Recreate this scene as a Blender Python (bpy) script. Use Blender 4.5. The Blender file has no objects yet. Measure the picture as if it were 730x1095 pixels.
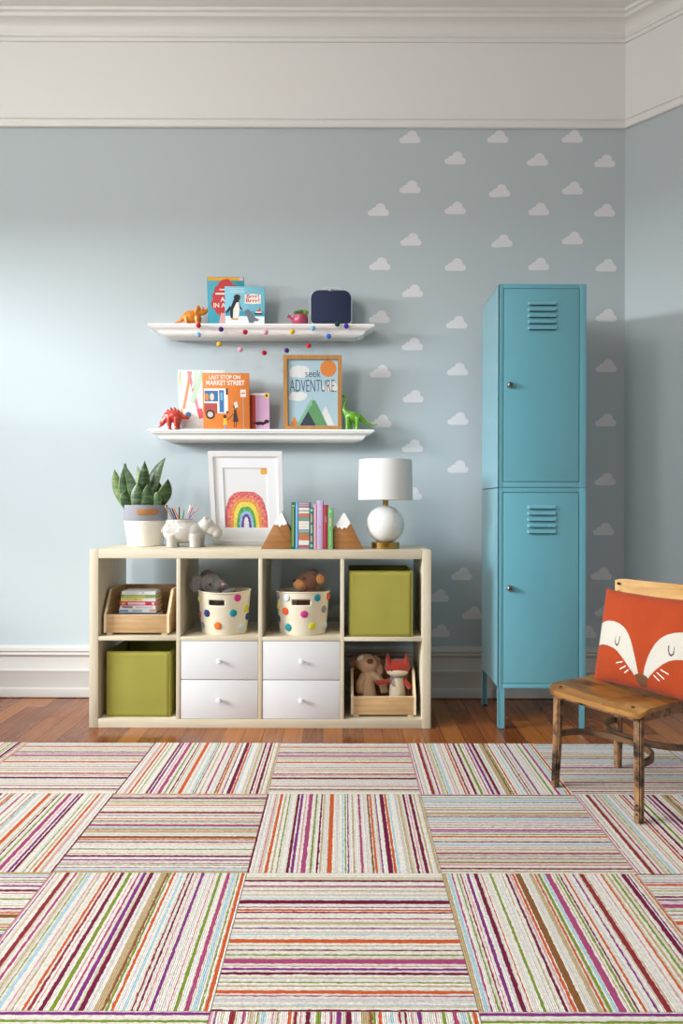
import bpy, bmesh, math, random
from math import sin, cos, pi, radians, sqrt, asin, atan2
from mathutils import Vector, Matrix, noise, Euler
random.seed(7)
S = bpy.context.scene
COL = S.collection
# ------------------------------------------------------------------ photo frame -> place
F, CX, CY, H, ROLL = 755.0, 367.0, 540.0, 0.958, radians(0.15)
def P(px, py, Y):
    dx, dy = px - CX, py - CY
    c, s = cos(ROLL), sin(ROLL)
    k = Y / F
    return Vector(((dx * c + dy * s) * k, Y, H - (-dx * s + dy * c) * k))
WALL = 3.52
# ------------------------------------------------------------------ materials
def lin(h):
    h = h.lstrip('#')
    v = [int(h[i:i + 2], 16) / 255 for i in (0, 2, 4)]
    return tuple((x / 12.92 if x <= .04045 else ((x + .055) / 1.055) ** 2.4) for x in v) + (1.0,)
_M = {}
def new_mat(name):
    m = bpy.data.materials.new(name); m.use_nodes = True
    nt = m.node_tree
    return m, nt, nt.nodes['Principled BSDF']
def bump(nt, b, height, strength, dist=.002):
    n = nt.nodes.new('ShaderNodeBump'); n.inputs['Strength'].default_value = strength; n.inputs['Distance'].default_value = dist
    nt.links.new(height, n.inputs['Height']); nt.links.new(n.outputs[0], b.inputs['Normal'])
def noise_node(nt, scale, detail=3, vec=None, rough=.5):
    n = nt.nodes.new('ShaderNodeTexNoise'); n.inputs['Scale'].default_value = scale; n.inputs['Detail'].default_value = detail
    n.inputs['Roughness'].default_value = rough
    if vec is None:
        tc = nt.nodes.new('ShaderNodeTexCoord'); vec = tc.outputs['Object']
    nt.links.new(vec, n.inputs['Vector'])
    return n
def ramp(nt, fac, stops, interp='LINEAR'):
    r = nt.nodes.new('ShaderNodeValToRGB'); r.color_ramp.interpolation = interp
    e = r.color_ramp.elements
    while len(e) < len(stops): e.new(.5)
    for i, (p, c) in enumerate(stops):
        e[i].position = p; e[i].color = c
    nt.links.new(fac, r.inputs[0])
    return r
def mat(name, col, rough=.6, spec=.5, metal=0, bscale=0, bstr=.2, bdist=.002, var=0, vscale=8, sheen=0, coat=0, trans=0):
    if name in _M: return _M[name]
    m, nt, b = new_mat(name)
    c = lin(col)
    b.inputs['Base Color'].default_value = c
    b.inputs['Roughness'].default_value = rough
    b.inputs['Specular IOR Level'].default_value = spec
    b.inputs['Metallic'].default_value = metal
    if sheen: b.inputs['Sheen Weight'].default_value = sheen
    if coat: b.inputs['Coat Weight'].default_value = coat; b.inputs['Coat Roughness'].default_value = .22
    if var:
        n = noise_node(nt, vscale, 4)
        lo = tuple(x * (1 - var) for x in c[:3]) + (1,); hi = tuple(min(1, x * (1 + var)) for x in c[:3]) + (1,)
        r = ramp(nt, n.outputs[0], [(.3, lo), (.7, hi)])
        nt.links.new(r.outputs[0], b.inputs['Base Color'])
    if bscale:
        n = noise_node(nt, bscale, 3)
        bump(nt, b, n.outputs[0], bstr, bdist)
    _M[name] = m
    return m
def wood(name, c1, c2, axis='x', scale=1.0, rough=.5, stretch=14, spec=.4, bstr=.15, contrast=(.32, .68), dark=None):
    if name in _M: return _M[name]
    m, nt, b = new_mat(name)
    tc = nt.nodes.new('ShaderNodeTexCoord'); mp = nt.nodes.new('ShaderNodeMapping')
    sc = [stretch * scale] * 3; sc['xyz'.index(axis)] = scale
    mp.inputs['Scale'].default_value = sc
    nt.links.new(tc.outputs['Object'], mp.inputs[0])
    n = noise_node(nt, 4, 6, mp.outputs[0], .6)
    r = ramp(nt, n.outputs[0], [(contrast[0], lin(c1)), (contrast[1], lin(c2))])
    out = r.outputs[0]
    if dark:
        n2 = noise_node(nt, dark[1], 5, None, .65)
        r2 = ramp(nt, n2.outputs[0], [(dark[2], (1, 1, 1, 1)), (dark[3], lin(dark[0]))])
        mx = nt.nodes.new('ShaderNodeMixRGB'); mx.blend_type = 'MULTIPLY'; mx.inputs[0].default_value = 1
        nt.links.new(out, mx.inputs[1]); nt.links.new(r2.outputs[0], mx.inputs[2]); out = mx.outputs[0]
    nt.links.new(out, b.inputs['Base Color'])
    b.inputs['Roughness'].default_value = rough; b.inputs['Specular IOR Level'].default_value = spec
    bump(nt, b, n.outputs[0], bstr, .0008)
    _M[name] = m
    return m
# ------------------------------------------------------------------ mesh builder
class MB:
    def __init__(s):
        s.bm = bmesh.new(); s.mats = []; s.L = s.bm.faces.layers.int.new('done')
    def fin(s, m, smooth=True):
        if m not in s.mats: s.mats.append(m)
        i = s.mats.index(m)
        L = s.L
        for f in s.bm.faces:
            if f[L] == 0:
                f[L] = 1; f.material_index = i; f.smooth = smooth
        return s
    def box(s, lo, hi, m, bev=0, M=None, seg=2):
        lo, hi = Vector(lo), Vector(hi)
        c, d = (lo + hi) / 2, hi - lo
        T = Matrix.Translation(c) @ Matrix.Diagonal((d.x, d.y, d.z, 1))
        if M is not None: T = M @ T
        r = bmesh.ops.create_cube(s.bm, size=1, matrix=T)
        if bev:
            e = list({e for v in r['verts'] for e in v.link_edges})
            bmesh.ops.bevel(s.bm, geom=e, offset=min(bev, min(abs(x) for x in d) * .45), segments=seg, affect='EDGES', profile=.5)
        return s.fin(m)
    def prism(s, pts, vec, m, bev=0):
        vs = [s.bm.verts.new(p) for p in pts]
        vec = Vector(vec)
        ws = [s.bm.verts.new(Vector(p) + vec) for p in pts]
        s.bm.faces.new(vs); s.bm.faces.new(ws[::-1])
        n = len(vs)
        for i in range(n):
            s.bm.faces.new((vs[i], ws[i], ws[(i + 1) % n], vs[(i + 1) % n]))
        if bev:
            e = list({e for v in vs + ws for e in v.link_edges})
            bmesh.ops.bevel(s.bm, geom=e, offset=bev, segments=2, affect='EDGES', profile=.5)
        return s.fin(m)
    def lathe(s, prof, m, c=(0, 0, 0), seg=40, ax=1.0, ay=1.0):
        rings = []
        for r, z in prof:
            if r < 1e-6: rings.append([s.bm.verts.new((c[0], c[1], c[2] + z))])
            else: rings.append([s.bm.verts.new((c[0] + ax * r * cos(2 * pi * k / seg), c[1] + ay * r * sin(2 * pi * k / seg), c[2] + z)) for k in range(seg)])
        for a, b in zip(rings, rings[1:]):
            for k in range(seg):
                k2 = (k + 1) % seg
                q = [a[k % len(a)], a[k2 % len(a)], b[k2 % len(b)], b[k % len(b)]]
                q = list(dict.fromkeys(q))
                if len(q) > 2: s.bm.faces.new(q)
        return s.fin(m)
    def tube(s, path, rad, m, seg=10, flat=None):
        path = [Vector(p) for p in path]
        n = len(path)
        if not hasattr(rad, '__len__'): rad = [rad] * n
        rings = []
        up = None
        for i, p in enumerate(path):
            t = (path[min(i + 1, n - 1)] - path[max(i - 1, 0)]).normalized()
            if up is None:
                up = Vector((0, 0, 1)) if abs(t.z) < .9 else Vector((1, 0, 0))
            u = t.cross(up)
            if u.length < 1e-6: u = t.orthogonal()
            u.normalize(); w = u.cross(t).normalized(); up = w
            fy = flat or 1
            rings.append([s.bm.verts.new(p + rad[i] * (cos(2 * pi * k / seg) * u + fy * sin(2 * pi * k / seg) * w)) for k in range(seg)])
        for a, b in zip(rings, rings[1:]):
            for k in range(seg):
                s.bm.faces.new((a[k], a[(k + 1) % seg], b[(k + 1) % seg], b[k]))
        s.bm.faces.new(rings[0][::-1]); s.bm.faces.new(rings[-1])
        return s.fin(m)
    def strip(s, path, w, h, m, up=(0, 0, 1)):
        """rectangular bar w (sideways) by h (along up) swept along a path"""
        path = [Vector(p) for p in path]; up = Vector(up); rings = []
        n = len(path)
        for i, p in enumerate(path):
            t = (path[min(i + 1, n - 1)] - path[max(i - 1, 0)]).normalized()
            u = t.cross(up).normalized()
            rings.append([s.bm.verts.new(p + a * u * w / 2 + b * up * h / 2) for a, b in ((-1, -1), (1, -1), (1, 1), (-1, 1))])
        for a, b in zip(rings, rings[1:]):
            for k in range(4): s.bm.faces.new((a[k], a[(k + 1) % 4], b[(k + 1) % 4], b[k]))
        s.bm.faces.new(rings[0][::-1]); s.bm.faces.new(rings[-1])
        return s.fin(m)
    def ell(s, c, r, m, rot=None, sub=3):
        if not hasattr(r, '__len__'): r = (r, r, r)
        T = Matrix.Translation(Vector(c)) @ (Euler(rot).to_matrix().to_4x4() if rot else Matrix()) @ Matrix.Diagonal((r[0], r[1], r[2], 1))
        bmesh.ops.create_icosphere(s.bm, subdivisions=sub, radius=1, matrix=T)
        return s.fin(m)
    # flat artwork lies in the x-z plane, facing -y
    k = 0
    def poly(s, pts, y, m):
        s.k += 1; y -= s.k * 1.2e-5
        s.bm.faces.new([s.bm.verts.new((x, y, z)) for x, z in pts]); return s.fin(m, False)
    def rect(s, x0, z0, x1, z1, y, m): return s.poly([(x0, z0), (x1, z0), (x1, z1), (x0, z1)], y, m)
    def disc(s, x, z, r, y, m, n=28, rz=None):
        return s.poly([(x + r * cos(2 * pi * k / n), z + (rz or r) * sin(2 * pi * k / n)) for k in range(n)], y, m)
    def line(s, pts, w, y, m):
        for (x0, z0), (x1, z1) in zip(pts, pts[1:]):
            d = Vector((x1 - x0, z1 - z0))
            if d.length < 1e-7: continue
            nn = Vector((-d.y, d.x)).normalized() * w / 2
            s.poly([(x0 + nn.x, z0 + nn.y), (x1 + nn.x, z1 + nn.y), (x1 - nn.x, z1 - nn.y), (x0 - nn.x, z0 - nn.y)], y, m)
        return s
    def text(s, body, x, z, size, y, m, width=None, align='CENTER', bold=0.0):
        cu = bpy.data.curves.new('t', 'FONT'); cu.body = body; cu.size = size; cu.align_x = align; cu.align_y = 'CENTER'; cu.offset = bold; cu.resolution_u = 3
        ob = bpy.data.objects.new('t', cu); COL.objects.link(ob)
        bpy.context.view_layer.update()
        me = bpy.data.meshes.new_from_object(ob.evaluated_get(bpy.context.evaluated_depsgraph_get()))
        xs = [v.co.x for v in me.vertices]
        k = 1.0
        if width and xs: k = width / max(1e-6, max(xs) - min(xs))
        for v in me.vertices: v.co = Vector((x + v.co.x * k, y, z + v.co.y))
        n0 = len(s.bm.faces)
        s.bm.from_mesh(me)
        s.bm.faces.ensure_lookup_table()
        s.L = s.bm.faces.layers.int['done']
        for f in s.bm.faces[n0:]: f[s.L] = 0
        bpy.data.objects.remove(ob); bpy.data.curves.remove(cu); bpy.data.meshes.remove(me)
        return s.fin(m, False)
    def build(s, name, parent=None, loc=None, rot=None, ang=35, recalc=True):
        if recalc: bmesh.ops.recalc_face_normals(s.bm, faces=s.bm.faces[:])
        me = bpy.data.meshes.new(name); s.bm.to_mesh(me); s.bm.free()
        for m in s.mats: me.materials.append(m)
        me.set_sharp_from_angle(angle=radians(ang))
        o = bpy.data.objects.new(name, me); COL.objects.link(o)
        if parent is not None: o.parent = parent
        if loc is not None: o.location = loc
        if rot is not None: o.rotation_euler = rot
        return o
def tag(o, label, cat, group=None, kind=None):
    o['label'] = label; o['category'] = cat
    if group: o['group'] = group
    if kind: o['kind'] = kind
    return o
def thing(name, label, cat, loc=(0, 0, 0), rot=(0, 0, 0), group=None):
    o = bpy.data.objects.new(name, None); COL.objects.link(o)
    o.empty_display_size = .05
    o.location = loc; o.rotation_euler = rot
    return tag(o, label, cat, group)
def struct(o): o['kind'] = 'structure'; return o
def blob(mb, name, parent, voxel, smooth=6, loc=None):
    """one continuous skin over overlapping volumes"""
    o = mb.build(name, parent, loc)
    r = o.modifiers.new('skin', 'REMESH'); r.mode = 'VOXEL'; r.voxel_size = voxel; r.use_smooth_shade = True
    q = o.modifiers.new('soft', 'SMOOTH'); q.factor = .5; q.iterations = smooth
    return o
# ------------------------------------------------------------------ shared materials
BLUE = mat('blue_wall_paint', '#b8c4c9', .72, .3, bscale=90, bstr=.05)
WHITE_W = mat('white_wall_paint', '#e7e8e6', .7, .3, bscale=90, bstr=.04)
TRIM = mat('white_trim_paint', '#cdccc9', .38, .5)
CEIL = mat('ceiling_paint', '#eeefec', .8, .2)
CLOUD = mat('white_vinyl', '#dfe0e4', .6, .3)
WHITE = mat('white_lacquer', '#d9dadb', .4, .5)
PAPER = mat('paper_pages', '#efe9dc', .8, .2)
BLACK = mat('black_ink', '#17171a', .6, .3)
# ================================================================== SETTING
# floor: narrow boards running towards the back wall
m, nt, b = new_mat('floor_boards')
tc = nt.nodes.new('ShaderNodeTexCoord'); sep = nt.nodes.new('ShaderNodeSeparateXYZ'); nt.links.new(tc.outputs['Object'], sep.inputs[0])
def mth(op, a, bb=None, cc=None):
    n = nt.nodes.new('ShaderNodeMath'); n.operation = op
    for i, v in enumerate((a, bb, cc)):
        if v is None: continue
        if isinstance(v, (int, float)): n.inputs[i].default_value = v
        else: nt.links.new(v, n.inputs[i])
    return n.outputs[0]
xw = mth('DIVIDE', sep.outputs[0], .083)
pid = mth('FLOOR', xw); fr = mth('FRACT', xw)
wn = nt.nodes.new('ShaderNodeTexWhiteNoise'); wn.noise_dimensions = '1D'; nt.links.new(pid, wn.inputs['W'])
yo = mth('ADD', mth('DIVIDE', sep.outputs[1], 1.3), mth('MULTIPLY', wn.outputs[0], 7))
yid = mth('FLOOR', yo); yfr = mth('FRACT', yo)
wn2 = nt.nodes.new('ShaderNodeTexWhiteNoise'); wn2.noise_dimensions = '2D'
cmb = nt.nodes.new('ShaderNodeCombineXYZ'); nt.links.new(pid, cmb.inputs[0]); nt.links.new(yid, cmb.inputs[1]); nt.links.new(cmb.outputs[0], wn2.inputs['Vector'])
mp = nt.nodes.new('ShaderNodeMapping'); mp.inputs['Scale'].default_value = (38, 2.2, 1)
cmb2 = nt.nodes.new('ShaderNodeVectorMath'); cmb2.operation = 'ADD'
nt.links.new(tc.outputs['Object'], cmb2.inputs[0]); nt.links.new(cmb.outputs[0], cmb2.inputs[1]); nt.links.new(cmb2.outputs[0], mp.inputs[0])
gr = noise_node(nt, 1.6, 6, mp.outputs[0], .65)
fac = mth('ADD', mth('ADD', mth('MULTIPLY', wn2.outputs[0], .38), .1), mth('MULTIPLY', gr.outputs[0], .55))
rr = ramp(nt, fac, [(.2, lin('#56280d')), (.5, lin('#85471d')), (.85, lin('#b06c2e'))])
gap = mth('MAXIMUM', mth('LESS_THAN', fr, .025), mth('LESS_THAN', yfr, .003))
mx = nt.nodes.new('ShaderNodeMixRGB'); nt.links.new(gap, mx.inputs[0]); nt.links.new(rr.outputs[0], mx.inputs[1]); mx.inputs[2].default_value = lin('#2a1208')
nt.links.new(mx.outputs[0], b.inputs['Base Color'])
b.inputs['Roughness'].default_value = .20; b.inputs['Specular IOR Level'].default_value = .5
bump(nt, b, mth('SUBTRACT', mth('MULTIPLY', gr.outputs[0], .25), gap), .3, .001)
FLOOR = m
LX, FY, ZC = -3.0, -2.6, 3.378
ang = radians(41.5)
C1 = Vector((1.4, WALL)); d2 = Vector((cos(radians(90) - ang) * 1, -sin(radians(90) - ang)))
n1, n2 = Vector((0, -1)), Vector((d2.y, -d2.x))
if n2.x > 0: n2 = -n2
C2 = C1 + d2 * 2.3
RX = C2.x
foot = [(LX, FY), (RX, FY), (C2.x, C2.y), (C1.x, C1.y), (LX, WALL)]
mb = MB(); mb.prism([(x, y, -.06) for x, y in foot], (0, 0, .06), FLOOR); struct(mb.build('floor'))
mb = MB(); mb.prism([(x, y, ZC) for x, y in foot], (0, 0, .06), CEIL); struct(mb.build('ceiling'))
RAILZ = 2.845
def wall(name, a, bb, n, zsplit=RAILZ, th=.1):
    mb = MB(); o = -Vector((n[0], n[1])) * th
    for z0, z1, mm in ((0, zsplit, BLUE), (zsplit, ZC, WHITE_W)):
        mb.prism([(a[0], a[1], z0), (bb[0], bb[1], z0), (bb[0], bb[1], z1), (a[0], a[1], z1)], (o.x, o.y, 0), mm)
    return struct(mb.build(name))
wall('wall_back', (LX, WALL), C1, n1)
wall('wall_right', C1, C2, n2)
wall('wall_right', C2, (RX, FY), Vector((-1, 0)))
# window wall beside the camera: two tall sash openings
WINS = [(-2.35, -1.15, .8, 2.6), (-.9, .98, .8, 2.36), (1.04, 3.0, .8, 2.36)]
mb = MB()
def wseg(y0, y1, z0, z1):
    if z0 < RAILZ: mb.box((LX - .12, y0, z0), (LX, y1, min(z1, RAILZ)), BLUE)
    if z1 > RAILZ: mb.box((LX - .12, y0, max(z0, RAILZ)), (LX, y1, z1), WHITE_W)
ys = [FY] + [v for w in WINS for v in w[:2]] + [WALL]
for i in range(0, len(ys), 2): wseg(ys[i], ys[i + 1], 0, ZC)
for y0, y1, z0, z1 in WINS: wseg(y0, y1, 0, z0); wseg(y0, y1, z1, ZC)
struct(mb.build('wall_left'))
for k, (y0, y1, z0, z1) in enumerate(WINS):
    mb = MB(); t = .09
    for a, c in (((y0 - t, z0 - t), (y0, z1 + t)), ((y1, z0 - t), (y1 + t, z1 + t)), ((y0, z1), (y1, z1 + t)), ((y0 - .12, z0 - .05), (y1 + .12, z0))):
        mb.box((LX, a[0], a[1]), (LX + .03, c[0], c[1]), TRIM, .004)
    mb.box((LX - .1, y0, (z0 + z1) / 2 - .025), (LX - .06, y1, (z0 + z1) / 2 + .025), TRIM, .004)
    for yy in (y0, y1 - .04): mb.box((LX - .1, yy, z0), (LX - .06, yy + .04, z1), TRIM, .004)
    for zz in (z0, z1 - .04): mb.box((LX - .1, y0, zz), (LX - .06, y1, zz + .04), TRIM, .004)
    struct(mb.build('window_%d' % (k + 1)))
# mouldings swept along the walls, mitred in the corner
def moulding(name, prof, which):
    mb = MB(); bm_ = mb.bm; rings = []
    mit = (n1 + n2) / (1 + n1.dot(n2))
    e2 = Vector((-1, 0)); mit2 = (n2 + e2) / (1 + n2.dot(e2))
    for o, z in prof:
        if which == 'back': a = Vector((LX, WALL)) + n1 * o; c = C1 + mit * o
        else: a = C1 + mit * o; c = C2 + mit2 * o
        rings.append((bm_.verts.new((a.x, a.y, z)), bm_.verts.new((c.x, c.y, z))))
    for r0, r1 in zip(rings, rings[1:]): bm_.faces.new((r0[0], r0[1], r1[1], r1[0]))
    bm_.faces.new([r[0] for r in rings]); bm_.faces.new([r[1] for r in rings][::-1])
    mb.fin(TRIM if 'baseboard' in name else (WHITE_T))
    return struct(mb.build(name))
WHITE_T = mat('cream_white_trim', '#e6e7e4', .45, .45)
def cove(a, c, n=6):
    out = []
    for k in range(n + 1):
        t = k / n * pi / 2
        out.append((a[0] + (c[0] - a[0]) * (1 - cos(t)), a[1] + (c[1] - a[1]) * sin(t)))
    return out
corn = [(-.001, 3.262), (.010, 3.262), (.014, 3.270), (.014, 3.276), (.022, 3.280), (.024, 3.288), (.020, 3.294)] + cove((.020, 3.294), (.062, 3.342)) + [(.072, 3.345), (.074, 3.360), (.088, 3.364), (.092, 3.377), (-.001, 3.377)]
rail = [(-.001, 2.832), (.016, 2.832), (.020, 2.836), (.020, 2.850), (.014, 2.856), (.014, 2.868), (.022, 2.873), (.020, 2.882), (-.001, 2.885)]
base = [(-.001, .004), (.030, .004), (.030, .040), (.027, .047), (.020, .050), (.018, .125), (.021, .132), (.018, .139), (.015, .145), (.015, .200), (.021, .206), (.025, .214), (.022, .224), (.028, .232), (.026, .246), (.012, .254), (-.001, .256)]
moulding('trim_1', corn, 'back'); moulding('trim_2', corn, 'right')
moulding('trim_3', rail, 'back'); moulding('trim_4', rail, 'right')
moulding('baseboard_back', base, 'back'); moulding('baseboard_right', base, 'right')
# ================================================================== CLOUD DECALS
def cloud_mesh():
    mb = MB(); W = .107
    # outline from overlapping lobes, traced radially above a flat base
    lobes = [(-.037, .014, .0145), (-.017, .024, .018), (.012, .037, .026), (.038, .016, .0165)]
    pts = []
    N = 56
    lo, hi = -.0515, .0545
    for k in range(N + 1):
        x = lo + (hi - lo) * k / N
        z = 0
        for cx, cz, r in lobes:
            d = r * r - (x - cx) ** 2
            if d > 0: z = max(z, cz + sqrt(d))
        pts.append((x, max(z, .004 if 0 < k < N else .013)))
    out = [(-.040, 0)] + [(-.047, .004)] + pts + [(.050, .004), (.043, 0)]
    mb.prism([(x, 0, z) for x, z in out], (0, .0008, 0), CLOUD)
    return mb
o0 = cloud_mesh().build('cloud_decal'); cme = o0.data
cols = [
    ('fifth', 'eighth from the room corner, passing the ends of the shelves', [(404, 230.9, 0), (405.5, 288.8, 0), (405.1, 345.3, 0), (406.3, 403.6, 0), (406.9, 456.9, 0)]),
    ('', '', [(437.9, 153.2, 0), (437.9, 206.6, 0), (438.8, 262.7, 0), (440.6, 317.8, 0), (440.4, 374.5, 0), (441.2, 430.5, 0), (440.6, 483.4, 0), (439.5, 534.5, 0)]),
    ('', '', [(486.2, 175.6, 0), (486.2, 229.2, 0), (486.2, 289.6, 0), (487.8, 351.3, 0), (488.7, 401.5, 0), (489.3, 454.3, 0), (489.1, 505.7, 0), (493, 620.3, 0)]),
    ('', '', [(531.5, 152.8, 0), (533.7, 210.7, 2), (536.3, 264.4, 4)]),
    ('', '', [(574.2, 177.3, 1), (575.3, 230.2, 0), (575.3, 289.1, 1)]),
    ('', '', [(611.3, 152.6, 0), (611.5, 207.8, 0), (611.5, 261.3, 0)]),
    ('', '', [(645.9, 178.7, 0), (645.9, 231.5, 0), (647.4, 290.4, 0), (647.6, 343.8, 0), (647.6, 397.7, 0), (646.9, 455.8, 0), (646.5, 519, 0), (644.7, 572.3, 0), (642.5, 620, 0), (646.8, 659, 0)]),
]
desc = ['in the column beside the shelf ends', 'in the column passing over the table lamp', 'in the column midway between lamp and locker',
        'in the column above the locker side', 'in the column above the locker middle', 'in the column above the locker outer edge', 'in the column beside the room corner']
ordn = ['topmost', 'second', 'third', 'fourth', 'fifth', 'sixth', 'seventh', 'eighth', 'ninth', 'lowest']
clouds = []
for ci, (_, _, lst) in enumerate(cols):
    for k, (px, py, r) in enumerate(lst):
        w = ordn[k] if k < len(lst) - 1 else 'lowest'
        clouds.append((px, py, r, 'white cloud wall decal, %s %s' % (w, desc[ci])))
clouds += [(504.5, 662, 0, 'white cloud wall decal half hidden by the lower back of the locker'),
           (468.3, 643.5, 0, 'white cloud wall decal in shadow beside the upper half of the cube shelf'),
           (469.2, 681, 0, 'white cloud wall decal in shadow just above the baseboard beside the cube shelf'),
           (357, 660, 0, 'white cloud wall decal seen through the cube shelf behind the bear basket'),
           (626, 682, 0, 'white cloud wall decal low behind the locker near the chair cushion')]
for i, (px, py, r, lab) in enumerate(clouds):
    p = P(px, py, WALL)
    o = o0 if i == 0 else o0.copy()
    if i: COL.objects.link(o)
    o.location = (p.x, WALL - .0008, p.z); o.rotation_euler = (0, radians(-r), 0)
    tag(o, lab, 'wall decal', 'white cloud wall decals')
# ================================================================== RUG
YC = {
 'c': '#d8d2c8', 'w': '#e3ded5', 't': '#b9a27c', 'b': '#a9c6d2', 'm': '#a84a74', 'p': '#82357c', 'u': '#74203f',
 'o': '#c85c30', 'g': '#7d8f35', 'n': '#8a5a34', 'r': '#8e3038', 'l': '#c9c2c6', 'k': '#cf8c98', 'i': '#cbbfa8'}
YNAME = {'c': 'cream', 'w': 'white', 't': 'tan', 'b': 'pale_blue', 'm': 'magenta', 'p': 'purple', 'u': 'burgundy', 'o': 'orange', 'g': 'olive', 'n': 'brown', 'r': 'brick', 'l': 'grey_lilac', 'k': 'pink', 'i': 'beige'}
def yarn(k):
    nm = YNAME[k] + '_yarn'
    if nm in _M: return _M[nm]
    m, nt, b = new_mat(nm); c = lin(YC[k])
    tc = nt.nodes.new('ShaderNodeTexCoord')
    mp = nt.nodes.new('ShaderNodeMapping'); mp.inputs['Scale'].default_value = (1, .55, 1)
    nt.links.new(tc.outputs['Object'], mp.inputs[0])
    v = nt.nodes.new('ShaderNodeTexVoronoi'); v.inputs['Scale'].default_value = 330; nt.links.new(mp.outputs[0], v.inputs['Vector'])
    n = noise_node(nt, 120, 3)
    r = ramp(nt, n.outputs[0], [(.3, tuple(x * .86 for x in c[:3]) + (1,)), (.7, tuple(min(1, x * 1.1) for x in c[:3]) + (1,))])
    nt.links.new(r.outputs[0], b.inputs['Base Color'])
    b.inputs['Roughness'].default_value = .95; b.inputs['Specular IOR Level'].default_value = .1
    # rows of loops: a ridge per yarn row, broken into tufts along its length
    sp = nt.nodes.new('ShaderNodeSeparateXYZ'); nt.links.new(tc.outputs['Object'], sp.inputs[0])
    def mt(op, a, bb=None):
        q = nt.nodes.new('ShaderNodeMath'); q.operation = op
        for i, x in enumerate((a, bb)):
            if x is None: continue
            if isinstance(x, (int, float)): q.inputs[i].default_value = x
            else: nt.links.new(x, q.inputs[i])
        return q.outputs[0]
    n2 = noise_node(nt, 55, 2)
    ridge = mt('ABSOLUTE', mt('SINE', mt('ADD', mt('MULTIPLY', sp.outputs[0], pi / .0042), mt('MULTIPLY', n2.outputs[0], 2.2))))
    hgt = mt('SUBTRACT', mt('MULTIPLY', ridge, .7), mt('MULTIPLY', v.outputs['Distance'], .9))
    bump(nt, b, hgt, .5, .003)
    _M[nm] = m
    return m
SEQ_A = [(0, 12, 't'), (14, 9, 'b'), (26, 5, 'm'), (42, 4, 'g'), (52, 4, 'r'), (61, 3, 'k'), (70, 9, 'p'), (86, 3, 'l'), (93, 11, 'u'), (113, 3, 'o'), (128, 3, 'c'), (139, 7, 'g'), (163, 3, 'l'), (174, 3, 't'),
         (186, 7, 'u'), (199, 3, 'k'), (205, 7, 'o'), (215, 17, 'n'), (241, 3, 'l'), (256, 11, 't'), (270, 6, 'o'), (281, 8, 'g'), (293, 8, 'b'), (303, 16, 'm'), (325, 3, 't'), (333, 6, 'g'), (343, 4, 'u'), (357, 6, 'o'),
         (371, 3, 'l'), (384, 5, 'p'), (404, 14, 'r'), (420, 3, 't'), (438, 3, 'l'), (450, 4, 'k'), (466, 6, 'o'), (483, 7, 't'), (498, 7, 'g'), (514, 3, 'n'), (527, 13, 'u'), (544, 5, 'p'), (556, 6, 't'), (567, 6, 'o')]
SEQ_A = [(a / 575, w / 575, c) for a, w, c in SEQ_A]
def ub(yz): d = 717 / (925 + yz / 4.867 - 540); return (1.833 - d) / .502
SEQ_B = [(70, 9, 'u'), (95, 5, 'k'), (100, 4, 'p'), (122, 5, 't'), (140, 4, 'l'), (160, 5, 'b'), (180, 19, 'u'), (207, 5, 'p'), (222, 9, 'o'), (234, 8, 'r'), (267, 6, 'm'), (290, 7, 't'), (317, 6, 'p'), (350, 6, 'b'), (383, 20, 'o'), (408, 5, 't'),
         (430, 6, 'u'), (455, 7, 'g'), (488, 24, 'm'), (513, 5, 'k'), (529, 12, 'p'), (552, 13, 'u'), (580, 5, 'l'), (598, 6, 'g'), (617, 8, 't'), (648, 17, 'o'), (668, 6, 'm'), (690, 16, 'l'), (715, 5, 'b'), (744, 9, 'u')]
SEQ_B = [(ub(y - w / 2), ub(y + w / 2) - ub(y - w / 2), c) for y, w, c in SEQ_B]
SEQ_C = [(.004, .016, 'p'), (.045, .012, 'g'), (.075, .034, 'b'), (.12, .01, 'u'), (.15, .03, 'l'), (.20, .008, 'g'), (.23, .01, 'm'), (.27, .035, 't'), (.315, .01, 'r'), (.335, .012, 'u'), (.36, .03, 'b'), (.41, .01, 'k'), (.44, .008, 'n'), (.47, .008, 'p'),
         (.50, .022, 'm'), (.53, .01, 'p'), (.56, .012, 'g'), (.585, .018, 'o'), (.62, .006, 'l'), (.65, .012, 'u'), (.68, .02, 'b'), (.72, .008, 'k'), (.745, .012, 't'), (.78, .02, 'm'), (.81, .008, 'g'), (.84, .008, 'p'), (.88, .012, 'n'), (.91, .012, 'k'), (.945, .015, 'u'), (.975, .014, 't')]
SEQ_D = [(0, .01, 'k'), (.018, .006, 'p'), (.073, .022, 'r'), (.12, .012, 'm'), (.15, .006, 't'), (.175, .006, 'g'), (.192, .016, 'b'), (.23, .006, 'k'), (.25, .008, 't'), (.29, .012, 'o'), (.312, .012, 'r'), (.335, .005, 'k'), (.355, .018, 'u'), (.395, .018, 'g'), (.425, .006, 'k'), (.445, .010, 'm'), (.47, .018, 'p'), (.505, .02, 'u'), (.535, .012, 'l'), (.56, .03, 't'), (.592, .01, 'n'), (.605, .01, 'g'), (.625, .012, 'o'), (.65, .006, 'l'), (.668, .012, 'b'), (.70, .008, 'r'), (.722, .008, 'u'), (.745, .006, 'k'), (.77, .014, 'p'), (.81, .006, 'l'), (.835, .006, 'k'), (.86, .014, 'g'), (.9, .018, 'm'), (.932, .014, 'b'), (.958, .006, 'g'), (.975, .016, 'o')]
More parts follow.
